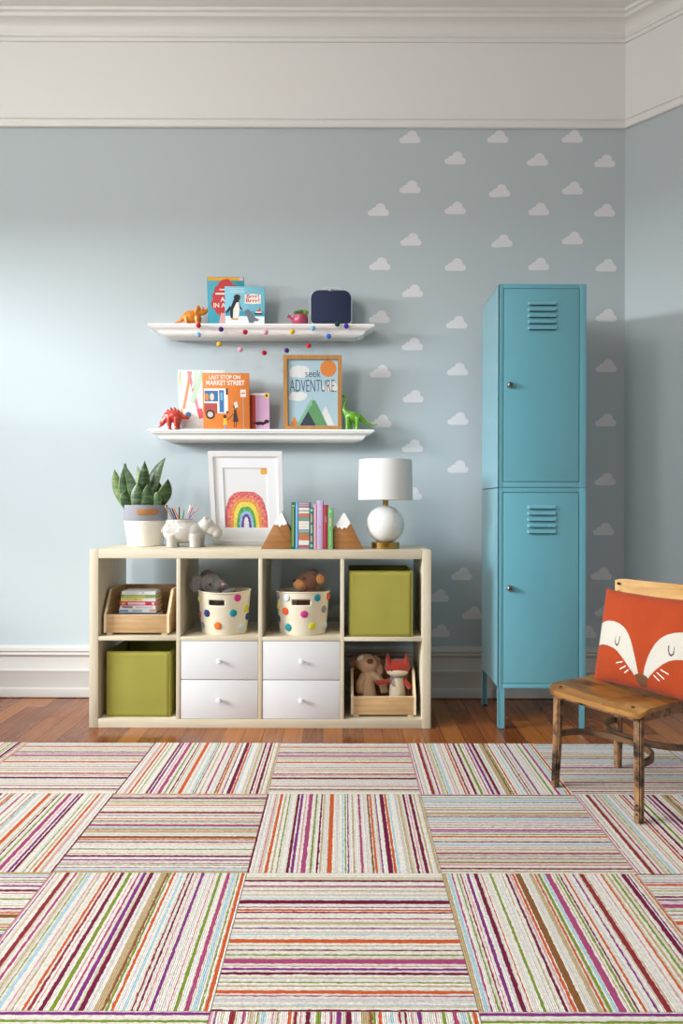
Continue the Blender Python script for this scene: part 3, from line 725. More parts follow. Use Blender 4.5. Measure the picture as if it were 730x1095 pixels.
def art_rain(r):
    w, h, fw = RW, RH, .021
    X = lambda u: (u - 40) / 632 * w; Z = lambda v: (855 - v) / 822 * h
    mb = MB(); t0 = .0065
    MATB = mat('mat_board', '#eceef2', .75, .2)
    x0, x1, z0, z1 = X(158), X(540), Z(702), Z(172)
    for a, e in (((fw * .6, fw * .6), (x0, h - fw * .6)), ((x1, fw * .6), (w - fw * .6, h - fw * .6)), ((x0, z1), (x1, h - fw * .6)), ((x0, fw * .6), (x1, z0))):
        mb.box((a[0], t0, a[1]), (e[0], t0 + .003, e[1]), MATB)
    mb.build('mat_board', r)
    mb = MB(); y = t0 + .0035
    mb.box((x0 - .01, y, z0 - .008), (x1 + .01, y + .001, z1 + .01), mat('drawing_paper', '#e6e7ea', .8, .2))
    bands = [(190, 322, 'crayon_red', '#cf4a4a', '#e8a0a0'), (165, 285, 'crayon_coral', '#d9655a', '#eeb0a0'), (138, 262, 'crayon_orange', '#e08a3c', '#efc08a'), (112, 228, 'crayon_yellow', '#e8d03a', '#f2e890'), (84, 190, 'crayon_green', '#3f9a4e', '#8fcf90'), (62, 148, 'crayon_blue', '#86aee0', '#cfe0f2'), (44, 122, 'crayon_purple', '#5c3c96', '#8a70b8'), (22, 96, 'crayon_paper', '#e6e7ea', '#e6e7ea')]
    cx = 345; yb = y - .0002
    for hw, hh, nm, c, c2 in bands:
        pts = [(X(cx - hw), Z(701))]
        for k in range(0, 41):
            t = pi - pi * k / 40
            ex = .62 if hw > 100 else .8
            xx = cx + hw * math.copysign(abs(cos(t)) ** (ex), cos(t)) + 4 * noise.noise((k * .4, hw, 1)); zz_ = 701 - hh * abs(sin(t)) ** .85 + 5 * noise.noise((k * .5, hw, 7))
            pts.append((X(min(max(xx, 160), 538)), Z(zz_)))
        pts.append((X(cx + hw), Z(701)))
        mb.poly(pts, yb, crayon(nm, c, c2)); yb -= .00015
    mb.poly([(X(482), Z(178)), (X(537), Z(176)), (X(539), Z(226)), (X(500), Z(230)), (X(482), Z(222))], y - .0003, crayon('crayon_sun', '#e3b53a', '#e08a6a'))
    mb.build('drawing', r)
p = P(227.2, 583, 3.362); q = P(303.6, 583, 3.362); RW = q.x - p.x; RH = .452
frame('framed_drawing', 'white framed rainbow drawing leaning on the wall above the cube shelf', (p.x, 3.362, BH + .0008), RW, RH, .0215, .022, radians(-16.4), FRW, art_rain)
# ------------------------------------------------------------------ dinosaurs
def dino(name, label, cat, org, sc, Y, shelfz, m, build, voxel, extras=None):
    """org: photo detail x of the centre and y of the soles; sc: metres per detail pixel"""
    r = thing(name, label, cat, (org[0], Y, shelfz + .0006))
    mb = MB(); build(mb, m)
    o = blob(mb, 'body', r, voxel, 4)
    if extras: extras(r, m)
    return r
def px_local(cx, cy, sc):
    return lambda x, z, y=0: Vector(((x - cx) * sc, y * sc, (cy - z) * sc))
u1 = 1 / (5.615 * 220)
L = px_local(278, 339, u1)
DOR = mat('orange_plastic', '#e0861f', .28, .5, coat=.3)
def tri(mb, m):
    mb.ell(L(275, 285), (52 * u1, 36 * u1, 38 * u1), m); mb.ell(L(300, 275), (36 * u1, 30 * u1, 32 * u1), m)
    mb.tube([L(252, 280), L(228, 296), L(205, 314), L(185, 321), L(172, 320)], [26 * u1, 17 * u1, 9 * u1, 5 * u1, 2.5 * u1], m)
    for x, y in ((256, -20), (252, 18), (318, -18), (322, 18)):
        mb.tube([L(x, 285, y), L(x - 2, 312, y), L(x, 330, y), L(x + 2, 339.5, y)], [17 * u1, 13 * u1, 11 * u1, 12.5 * u1], m)
    mb.tube([L(300, 268), L(330, 258), L(352, 258), L(372, 247), L(384, 240)], [24 * u1, 20 * u1, 18 * u1, 11 * u1, 4 * u1], m)
    for s in (-1, 1):
        mb.ell(L(318, 246, 17 * s), (13 * u1, 17 * u1, 27 * u1), m, (0, .35, .4 * s))
        mb.tube([L(345, 247, 10 * s), L(350, 232, 12 * s), L(349, 219, 13 * s)], [6 * u1, 4.2 * u1, 1.6 * u1], m)
    mb.tube([L(370, 246), L(375, 236), L(374, 229)], [5 * u1, 4 * u1, 1.5 * u1], m)
def eyes(lst, rad):
    def f(r, m):
        for v in lst: MB().ell(v, rad, BLACK, None, 2).build('eye', r)
    return f
dino('toy_dinosaur', 'glossy orange toy triceratops at the end of the upper shelf', 'toy dinosaur', (P(155 + 278 / 5.615, 346, 3.445).x, 0), u1, 3.445, SH1Z, DOR, tri, .0022, eyes([L(352, 252, -17), L(352, 252, 17)], .0022))
u2 = 1 / (5.407 * 220)
L2 = px_local(165, 424, u2)
DRD = mat('red_plastic', '#c0402f', .3, .5, coat=.3)
def steg(mb, m):
    mb.ell(L2(160, 352), (54 * u2, 32 * u2, 36 * u2), m); mb.ell(L2(180, 358), (38 * u2, 28 * u2, 30 * u2), m)
    mb.tube([L2(135, 352), L2(112, 375), L2(98, 398), L2(85, 410), L2(72, 417)], [26 * u2, 17 * u2, 10 * u2, 6 * u2, 2.5 * u2], m)
    mb.tube([L2(195, 352), L2(218, 352), L2(238, 357), L2(256, 362)], [22 * u2, 14 * u2, 12 * u2, 6 * u2], m)
    for x, y in ((146, -18), (140, 16), (185, -17), (190, 17)):
        mb.tube([L2(x, 360, y), L2(x - 2, 390, y), L2(x - 2, 412, y), L2(x + 1, 424.5, y)], [17 * u2, 13 * u2, 10 * u2, 12 * u2], m)
    for i, (x, z, s) in enumerate(((105, 362, 10), (118, 341, 13), (133, 325, 16), (152, 315, 18), (172, 314, 18), (192, 322, 15), (208, 334, 11), (92, 385, 8))):
        for dy in (-5, 5):
            c = L2(x + (4 if dy > 0 else 0), z, dy)
            mb.tube([c - Vector((0, 0, 12 * u2)), c, c + Vector((-.15 * s * u2, 0, s * .55 * u2)), c + Vector((-.2 * s * u2, 0, s * u2))], [7 * u2, 7 * u2, 4.5 * u2, 1.2 * u2], m, 8)
dino('toy_dinosaur', 'glossy red toy stegosaurus with back plates on lower shelf', 'toy dinosaur', (P(155 + 165 / 5.407, 458, 3.405).x, 0), u2, 3.405, SH2Z, DRD, steg, .0021, eyes([L2(242, 352, -11), L2(242, 352, 11)], .002))
u3 = 1 / (5.615 * 220)
L3 = px_local(520, 487, u3)
DGR = mat('green_plastic', '#6aa82c', .28, .5, coat=.3)
def brach(mb, m):
    mb.ell(L3(515, 408), (48 * u3, 30 * u3, 32 * u3), m, (0, .15, 0))
    mb.tube([L3(500, 405), L3(478, 385), L3(463, 366), L3(464, 342), L3(474, 318), L3(475, 298), L3(466, 284), L3(450, 283), L3(440, 287)], [26 * u3, 20 * u3, 13 * u3, 9.5 * u3, 8.5 * u3, 8.5 * u3, 9 * u3, 8.5 * u3, 5 * u3], m)
    mb.tube([L3(545, 408), L3(575, 428), L3(605, 450), L3(640, 460), L3(670, 454)], [25 * u3, 17 * u3, 10 * u3, 5.5 * u3, 2.2 * u3], m)
    for x, y in ((487, -17), (500, 17), (545, -18), (532, 17)):
        mb.tube([L3(x, 412, y), L3(x - 1, 445, y), L3(x - 3, 470, y), L3(x - 4, 487.5, y)], [17 * u3, 13 * u3, 9.5 * u3, 12 * u3], m)
dino('toy_dinosaur', 'glossy green long-necked toy dinosaur beside the oak framed print', 'toy dinosaur', (P(285 + 520 / 5.615, 458, 3.425).x, 0), u3, 3.425, SH2Z, DGR, brach, .0021, eyes([L3(461, 281, -8), L3(461, 281, 8)], .0016))
# ------------------------------------------------------------------ pink planter with succulent
pk = mat('pink_ceramic', '#b8486a', .25, .5, coat=.4, bscale=60, bstr=.2)
u = 1 / (5.615 * 220)
c0 = P(280 + 231 / 5.615, 346, 3.425)
r = thing('succulent_planter', 'small pink spouted planter with a green succulent beside the navy case', 'plant pot', (c0.x, 3.425, SH1Z + .0006))
mb = MB(); mb.lathe([(0, 0), (36 * u, 0), (45 * u, 14 * u), (46 * u, 34 * u), (42 * u, 56 * u), (38 * u, 58 * u), (36 * u, 50 * u), (0, 48 * u)], pk, seg=32)
mb.build('pot', r)
MB().tube([(-38 * u, 0, 18 * u), (-56 * u, 0, 34 * u), (-66 * u, 0, 50 * u), (-76 * u, 0, 54 * u)], [12 * u, 10 * u, 9 * u, 11 * u], pk).build('spout', r)
SUC = mat('succulent_green', '#5a7a35', .5, .4, var=.2, vscale=60); SUC2 = mat('succulent_lime', '#86a340', .5, .4, var=.15, vscale=60)
mb = MB()
for ci, (cx, cz, mm, n) in enumerate(((-22, 70, SUC, 9), (4, 76, SUC, 9), (30, 74, SUC2, 8))):
    for ring, (tl, rad) in enumerate(((1.0, 16), (.55, 13), (.15, 8))):
        for k in range(n):
            a = 2 * pi * k / n + ring * .4
            d = Vector((cos(a) * sin(tl), sin(a) * sin(tl), cos(tl)))
            b0 = Vector((cx * u, -6 * u, cz * u - 16 * u))
            mb.tube([b0, b0 + d * rad * .6 * u + Vector((0, 0, 4 * u)), b0 + d * rad * u + Vector((0, 0, 6 * u)), b0 + d * rad * 1.5 * u + Vector((0, 0, 12 * u))], [3 * u, 6.5 * u, 6 * u, 1 * u], mm, 6)
mb.build('succulent', r)
# ------------------------------------------------------------------ navy case
NAVY = mat('navy_card', '#27304f', .55, .35, bscale=300, bstr=.1)
CTRIM = mat('pale_case_trim', '#b9c0c4', .5, .4)
p = P(331.2, 346, 3.405); q = P(376.2, 346, 3.405); sw = q.x - p.x; sh = .168; sd = .075
r = thing('toy_suitcase', 'small navy suitcase with pale rim and handle on upper shelf', 'suitcase', ((p.x + q.x) / 2, 3.408, SH1Z + .0006))
def rrect(w, h, rt, rb, n=8):
    pts = []
    for cx, cz, rr_, a0 in ((w / 2 - rt, h - rt, rt, 0), (-w / 2 + rt, h - rt, rt, pi / 2), (-w / 2 + rb, rb, rb, pi), (w / 2 - rb, rb, rb, 1.5 * pi)):
        for k in range(n + 1):
            a = a0 + pi / 2 * k / n; pts.append((cx + rr_ * cos(a), cz + rr_ * sin(a)))
    return pts
MB().prism([(x, 0, z) for x, z in rrect(sw, sh, .04, .02)], (0, sd, 0), CTRIM, .002).build('case_body', r)
MB().prism([(x * .955, -.0015, .0035 + z * .955) for x, z in rrect(sw, sh, .04, .02)], (0, .004, 0), NAVY, .001).build('lid_panel', r)
HW = mat('white_handle', '#dcdedd', .4, .5)
MB().strip([(-.047, sd * .4, sh - .002), (-.043, sd * .4, sh + .010), (-.035, sd * .4, sh + .014), (.035, sd * .4, sh + .014), (.043, sd * .4, sh + .010), (.047, sd * .4, sh - .002)], .012, .004, HW, (0, 0, 1)).build('handle', r)
MB().box((-.01, -.004, sh - .008), (.01, .004, sh + .002), mat('metal_latch', '#c2c4c4', .3, .5, 1), .001).build('latch', r)
# ------------------------------------------------------------------ pom-pom garland
g0 = P(150 + 168 / 2.704, 280 + 184 / 2.704, 3.381)
gar = thing('pompom_garland', 'string of felt pom-poms in many colours draped along the upper shelf', 'garland', g0)
balls = [(168, 184, '#c4272f'), (168, 211, '#8cc3e2'), (228, 238, '#e3bd2c'), (289, 253, '#eaa0b2'), (358, 263, '#b41e2c'), (423, 256, '#4a2a78'), (486, 242, '#cf2f3a'), (544, 215, '#2f72d8'), (595, 186, '#4036b0'), (569, 180, '#12413a'), (499, 192, '#7fbbe0'), (439, 202, '#e5bb30'), (362, 203, '#eba9b8'), (303, 203, '#b01f30'), (233, 195, '#4a2a80')]
pts = []
for i, (x, z, c) in enumerate(balls):
    Yb = 3.381 - (.004 if i in (8, 9, 0) else 0)
    v = P(150 + x / 2.704, 280 + z / 2.704, Yb) - g0
    pts.append(v)
    nm = 'felt_' + c
    mb = MB(); mb.ell((0, 0, 0), .0122, mat(nm, c, .95, .1, bscale=500, bstr=.6, bdist=.003, sheen=.3), None, 4)
    for vv in mb.bm.verts: vv.co *= 1 + .07 * noise.noise(vv.co * 260 + Vector((i, 0, 0)))
    mb.build('pom_pom', gar, v)
path = []
for a, e in zip(pts, pts[1:]):
    for k in range(6):
        t = k / 6; path.append(a.lerp(e, t) - Vector((0, 0, .004 * sin(pi * t))))
path.append(pts[-1])
MB().tube(path, .0007, mat('garland_thread', '#d7c9cc', .8), 5).build('thread', gar)
# ------------------------------------------------------------------ snake plant
pc = P(155.7, 585, 3.31)
r = thing('snake_plant', 'snake plant in a grey and white ribbed fabric pot on cube shelf', 'potted plant', (pc.x, 3.31, BH + .0006))
PW = mat('white_rope', '#ece7dc', .85, .2, bscale=300, bstr=.3); PG = mat('grey_felt', '#9b9ca3', .9, .1, bscale=500, bstr=.25)
zt, zs, rb, rtp = .190, .1175, .079, .101
mb = MB(); prof = [(0, 0), (rb - .006, 0)]
n = 13
for k in range(n):
    z0 = zs * k / n; rr_ = rb + (.097 - rb) * (k / n)
    for a in (0, .3, .7, 1): prof.append((rr_ + .0022 * sin(pi * a), z0 + zs / n * a + .0005))
mb.lathe(prof, PW, seg=56)
mb.build('rope_base', r)
MB().lathe([(.097, zs), (.0995, zs + .004), (rtp, zt - .004), (rtp, zt), (rtp - .005, zt), (rtp - .008, zt - .03), (0, zt - .03)], PG, seg=56).build('felt_band', r)
LEA = mat('tan_leather', '#b5773c', .55, .4, var=.12, vscale=40)
mb = MB(); aa = []
for k in range(13):
    a = -pi / 2 + radians(-6 + 52 * k / 12) ; aa.append((1.027 * .1 * cos(a), 1.027 * .1 * sin(a), .158))
mb.strip(aa, .004, .021, LEA, (0, 0, 1)); mb.build('leather_tag', r)
MB().lathe([(0, zt - .03), (rtp - .009, zt - .03), (rtp - .009, zt - .02), (.05, zt - .012), (0, zt - .01)], mat('potting_soil', '#3a2d24', .95, .1, bscale=120, bstr=.8), seg=32).build('soil', r)
m, nt, b = new_mat('snake_leaf'); _M['snake_leaf'] = m
tc = nt.nodes.new('ShaderNodeTexCoord'); mp = nt.nodes.new('ShaderNodeMapping'); mp.inputs['Scale'].default_value = (14, 14, 75); nt.links.new(tc.outputs['Object'], mp.inputs[0])
n = noise_node(nt, 1.0, 4, mp.outputs[0], .6); rr = ramp(nt, n.outputs[0], [(.38, lin('#20331b')), (.52, lin('#34502a')), (.68, lin('#5b7a48'))]); nt.links.new(rr.outputs[0], b.inputs['Base Color']); b.inputs['Roughness'].default_value = .38
SL = m
m, nt, b = new_mat('snake_leaf_pale'); tc = nt.nodes.new('ShaderNodeTexCoord'); mp = nt.nodes.new('ShaderNodeMapping'); mp.inputs['Scale'].default_value = (14, 14, 75); nt.links.new(tc.outputs['Object'], mp.inputs[0])
n = noise_node(nt, 1.0, 4, mp.outputs[0], .6); rr = ramp(nt, n.outputs[0], [(.36, lin('#6d8a55')), (.62, lin('#a3b983'))]); nt.links.new(rr.outputs[0], b.inputs['Base Color']); b.inputs['Roughness'].default_value = .4
SLP = m
LE = mat('leaf_edge', '#6f8548', .45)
us = 1 / (5.615 * 228)
def leaf(base, mid, tip, wid, y0, yt, tw, mm, fold=.25):
    """base, mid and tip in photo-detail pixels; tw turns the blade about its length"""
    mb = MB(); N = 22; rows = []
    f = lambda p, y: Vector(((p[0] - 256) * us, y, zt + (340 - p[1]) * us))
    A, Bm, C = f(base, y0), f(mid, (y0 + yt) / 2), f(tip, yt)
    for k in range(N + 1):
        t = k / N
        c = A * (1 - t) ** 2 + 2 * Bm * t * (1 - t) + C * t * t
        d = (2 * (1 - t) * (Bm - A) + 2 * t * (C - Bm)).normalized()
        side = Vector((cos(tw), sin(tw), 0)); side = (side - d * side.dot(d)).normalized(); nr = d.cross(side)
        w = wid * us * 1.3 * (.62 + .55 * t) * (1 if t < .42 else max(.02, 1 - ((t - .42) / .58) ** 1.55))
        row = []
        for q in (-1, -.86, -.45, 0, .45, .86, 1):
            row.append(mb.bm.verts.new(c + side * w * q + nr * (fold * w * (q * q)) + Vector((0, 0, 0)) ))
        rows.append(row)
    for a, e in zip(rows, rows[1:]):
        for k in range(6):
            mb.bm.faces.new((a[k], a[k + 1], e[k + 1], e[k])); mb.fin(LE if k in (0, 5) else mm)
    o = mb.build('leaf', r, recalc=False); s = o.modifiers.new('thick', 'SOLIDIFY'); s.thickness = .003; s.offset = 0
leaf((152, 352), (88, 260), (76, 126), 30, -.01, -.02, .3, SLP)
leaf((170, 352), (130, 250), (146, 92), 34, -.035, -.03, .2, SL)
leaf((195, 352), (215, 240), (185, 96), 26, .04, .05, -.3, SLP)
leaf((200, 352), (215, 270), (140, 95), 30, -.05, -.045, -.25, SL)
leaf((240, 352), (248, 220), (252, 78), 34, -.015, -.01, .1, SL)
leaf((268, 352), (262, 180), (368, 56), 40, .01, .015, -.35, SL)
leaf((330, 352), (395, 280), (398, 186), 36, -.03, -.03, .35, SL)
leaf((308, 352), (335, 270), (327, 200), 26, .02, .02, .2, SL)
leaf((262, 356), (300, 290), (286, 215), 34, -.06, -.055, .15, SL)
leaf((225, 356), (212, 290), (232, 210), 32, -.062, -.06, -.1, SL)
leaf((170, 356), (145, 300), (160, 255), 30, -.055, -.055, .2, SL)
leaf((345, 356), (325, 310), (345, 260), 28, -.05, -.05, -.1, SL)
leaf((215, 352), (222, 220), (210, 120), 22, .06, .065, .1, SL)
# ------------------------------------------------------------------ hippo pencil pot
hs = 1 / (5.615 * 235)
hc = P(110 + 500 / 5.615, 586, 3.215)
r = thing('hippo_planter', 'glossy white hippo-shaped pot holding pencils on cube shelf', 'pencil pot', (hc.x, 3.215, BH + .0006))
LH = px_local(500, 596, hs)
HIP = mat('white_glazed_ceramic', '#bfbbb3', .15, .5, coat=.5)
mb = MB()
mb.ell(LH(480, 503), (122 * hs, 80 * hs, 74 * hs), HIP); mb.ell(LH(410, 500), (52 * hs, 70 * hs, 62 * hs), HIP); mb.ell(LH(545, 505), (70 * hs, 72 * hs, 60 * hs), HIP)
for x, y in ((425, -42), (415, 42), (562, -42), (570, 42)):
    mb.tube([LH(x, 520, y), LH(x, 560, y), LH(x, 580, y), LH(x, 596, y)], [38 * hs, 33 * hs, 33 * hs, 36 * hs], HIP, 16)
mb.ell(LH(620, 470), (52 * hs, 48 * hs, 50 * hs), HIP); mb.ell(LH(655, 495), (45 * hs, 42 * hs, 36 * hs), HIP); mb.ell(LH(685, 512), (33 * hs, 40 * hs, 33 * hs), HIP)
for s in (-1, 1):
    mb.ell(LH(618, 424, 28 * s), (13 * hs, 8 * hs, 16 * hs), HIP); mb.ell(LH(645, 442, 24 * s), (11 * hs, 10 * hs, 12 * hs), HIP)
mb.lathe([(0, 0), (86 * hs, 0), (84 * hs, 34 * hs), (0, 34 * hs)], HIP, LH(463, 465), 32, 1.0, .72)
ob = blob(mb, 'body', r, .0034, 9)
MB().lathe([(0, .0), (72 * hs, 0), (70 * hs, 2.5 * hs), (0, 2.5 * hs)], mat('pot_shadow_hole', '#4a4640', .8), LH(463, 432.2), 32, 1.0, .66).build('opening_shade', r)  # solid dark disc, its colour paints the shaded hollow of the pot
MB().tube([LH(364, 480), LH(354, 495), LH(352, 510)], [7 * hs, 5 * hs, 4 * hs], HIP).build('tail', r)
for s in (-1, 1): MB().ell(LH(700, 492, 16 * s), 3.2 * hs, mat('nostril_grey', '#8a867f', .4)).build('nostril', r)
pens = [((425, 432), (378, 345), '#b98a5a', 'tan'), ((432, 432), (392, 348), '#3f5fae', 'blue'), ((440, 432), (405, 352), '#23242c', 'black'), ((460, 432), (425, 356), '#de7a33', 'orange'), ((455, 430), (452, 345), '#5a3a30', 'brown'),
        ((478, 432), (488, 366), '#5f9a4a', 'green'), ((500, 432), (526, 334), '#e4e2de', 'white'), ((512, 432), (545, 345), '#b8363c', 'red'), ((525, 432), (572, 352), '#dc8f86', 'salmon'), ((520, 430), (562, 372), '#3f7fae', 'steel blue')]
for i, (a, e, c, nm) in enumerate(pens):
    yo = (-22, -8, 8, -15, 14, -5, 10, -12, 5, -24)[i]
    A = LH(a[0], a[1] + 1.5, yo); E = LH(e[0], e[1], yo * 1.4)
    t = thing('coloured_pencil', '%s pencil standing in the white hippo pot' % nm, 'pencil', Vector((hc.x, 3.215, BH + .0006)) + A, (0, 0, 0), 'pencils in the hippo pot')
    d = E - A; mm = mat('pencil_' + c, c, .4, .4)
    MB().tube([(0, 0, 0), d * .86], .0034, mm, 6).build('shaft', t)
    MB().tube([d * .86, d * .97], [.0034, .0012], mat('bare_pencil_wood', '#d9b485', .7), 6).tube([d * .97, d], [.0012, .0003], mm, 6).build('tip', t)
# ------------------------------------------------------------------ mountain bookends and the book row
WAL = wood('walnut_block', '#8a5a30', '#ab7846', 'x', 1.3, .5, 10)
SNOW = mat('painted_snow', '#edf0f0', .6, .3)
def bookend(label, pts, snow, ox, oy, sc, Yf):
    s = Yf / F
    f = lambda x, y: P(ox + x / sc, oy + y / sc, Yf)
    zb_ = f(*pts[0]).z; xc = f((min(p[0] for p in pts) + max(p[0] for p in pts)) / 2, 0).x
    r = thing('mountain_bookend', label, 'bookend', (xc, Yf, BH + .0006), (0, 0, 0), 'mountain bookends')
    cv = lambda pp: [(f(*p).x - xc, 0, max(0, f(*p).z - zb_)) for p in pp]
    MB().prism(cv(pts), (0, .075, 0), WAL, .0012).build('wooden_block', r)
    MB().prism([(x, y - .0006, z) for x, y, z in cv(snow)], (0, .0762, 0), SNOW).build('snow_cap', r)
zig = [(410, 452), (418, 462), (430, 456), (443, 472), (456, 456), (468, 462), (485, 452)]
bookend('wooden mountain bookend with white peak beside the rainbow drawing', [(330, 603), (512, 603), (512, 505), (500, 470), (487, 452)] + zig[::-1][1:-1] + [(410, 452)], [(410, 452)] + zig[1:-1] + [(487, 452), (462, 395), (453, 380)], 220, 480, 5.615, 3.078)
zg = [(341, 318), (349, 327), (358, 322), (367, 332), (376, 322), (385, 327), (402, 306)]
bookend('wooden mountain bookend with white peak beside the table lamp', [(330, 412), (455, 412), (402, 306)] + zg[::-1][1:-1] + [(341, 312), (333, 326), (330, 340)], [(341, 312)] + zg[1:-1] + [(402, 306), (378, 264), (372, 264)], 270, 480, 3.842, 3.078)
def spine_book(label, px0, px1, ytop, colr, d, marks=(), rough=.5, lean=0):
    Yf = 3.066
    a = P(px0, 588, Yf); e = P(px1, 588, Yf); tp = P(px0, ytop, Yf)
    w = e.x - a.x - .0006; h = tp.z - BH - .0006
    r = thing('book', label, 'book', (a.x, Yf, BH + .0006), (0, lean, 0), 'books between the mountain bookends')
    m = mat('cloth_' + colr, colr, rough, .3)
    mb = MB(); c = .0016
    mb.box((0, 0, 0), (w, .003, h), m, .0012).box((0, .002, 0), (c, d, h), m).box((w - c, .002, 0), (w, d, h), m)
    for k, (z0, z1, x0, x1, cc) in enumerate(marks): mb.rect(x0 * w, z0 * h, x1 * w, z1 * h, -.0003 - .00002 * k, ink(cc))
    mb.build('cover', r)
    MB().box((c, .0032, .003), (w - c, d - .003, h - .003), PAPER).build('pages', r)
spine_book('thin dark green book next to the mountain bookend', 311.2, 315.6, 537, '#1f6e46', .16, [(.06, .88, .3, .62, '#9aa35e'), (.9, .94, .2, .8, '#b5b070')])
spine_book('thin bright blue book in the bookend row', 315.7, 318.9, 537, '#5f9fd6', .17, [(.05, .97, .3, .55, '#a8cdf0')])
str_m = []
zc = [(0, .03, '#8a8a86'), (.03, .07, '#b8496a'), (.09, .19, '#dcd8cc'), (.21, .27, '#cf6a3c'), (.29, .34, '#b07a44'), (.36, .40, '#7fb0b8'), (.42, .60, '#dcd8cc'), (.47, .475, '#aaa690'), (.53, .535, '#aaa690'), (.62, .67, '#5fa08a'), (.69, .74, '#cf7248'), (.76, .81, '#dcd6c4'), (.83, .88, '#e0dccc'), (.91, .95, '#b493b4'), (.965, .985, '#c9a6a0')]
for z0, z1, c in zc: str_m.append((z0, z1, .02, .98, c))
spine_book('thick striped multicolour book in the bookend row', 319.0, 330.7, 537, '#7f7f80', .17, str_m)
spine_book('short teal patterned book in the bookend row', 330.8, 335.2, 542.5, '#2f6f6c', .14, [(.05, .12, .2, .8, '#7fb5b0'), (.18, .32, .3, .7, '#c99a86'), (.38, .58, .3, .7, '#a3b8a0'), (.64, .84, .3, .7, '#c99a86'), (.9, .96, .2, .8, '#8fc0c8')])
spine_book('thin pale pink book in the bookend row', 335.4, 338.3, 539.5, '#d3a3a6', .16, [(.1, .9, .35, .6, '#e3bfbf')])
spine_book('tall lilac book, tallest in the bookend row', 338.6, 345.0, 535, '#bfa9d2', .175, [(.43, .48, .4, .7, '#c78f70'), (.05, .08, .3, .7, '#d0a580'), (.8, .9, .35, .65, '#d2b9c0')])
spine_book('dark red book in the bookend row', 345.2, 350.2, 539.8, '#a03a48', .17, [(.08, .95, .25, .34, '#c4616c'), (.6, .75, .5, .7, '#c7868a')])
spine_book('light green book next to the second bookend', 350.5, 356.0, 543, '#6fae6a', .15, [(.55, .75, .3, .65, '#d0a8a8'), (.88, .95, .3, .7, '#a3d08f'), (.1, .45, .4, .6, '#94c58c')])
# ------------------------------------------------------------------ table lamp
lc = P(411.9, 587, 3.15)
r = thing('table_lamp', 'white globe table lamp with brass base and white drum shade', 'lamp', (lc.x, 3.15, BH + .0006))
BR = mat('brushed_brass', '#b08d4c', .28, .5, 1)
GL = mat('white_glass', '#dcdeda', .12, .5, coat=.4)
MB().lathe([(0, 0), (.0615, 0), (.062, .002), (.062, .026), (.060, .028), (0, .028)], BR, seg=56).build('base', r)
zc_ = .107
prof = [(.052, .027)]
for k in range(3, 31):
    t = -pi / 2 + pi * k / 32; prof.append((.0855 * cos(t), zc_ + .084 * sin(t)))
prof += [(.016, zc_ + .083), (0, zc_ + .083)]
MB().lathe(prof, GL, seg=64).build('globe', r)
MB().lathe([(0, .185), (.0125, .185), (.0125, .212), (.016, .213), (.016, .222), (.008, .224), (.008, .30), (0, .30)], BR, seg=28).build('neck', r)
SHD = mat('white_linen_shade', '#d9d9d7', .85, .2, bscale=600, bstr=.1)
MB().lathe([(.1205, .215), (.1215, .216), (.1175, .392), (.1165, .394), (.115, .392), (.1188, .217), (.1205, .215)], SHD, seg=72).build('shade', r)
mb = MB()
for k in range(3):
    a = 2 * pi * k / 3 + .5; mb.tube([(0, 0, .298), (.1165 * cos(a), .1165 * sin(a), .380)], .0012, BR, 6)
mb.build('shade_holder', r)
MB().ell((0, 0, .315), (.025, .025, .034), mat('bulb_glass', '#f4f2ea', .2)).build('bulb', r)
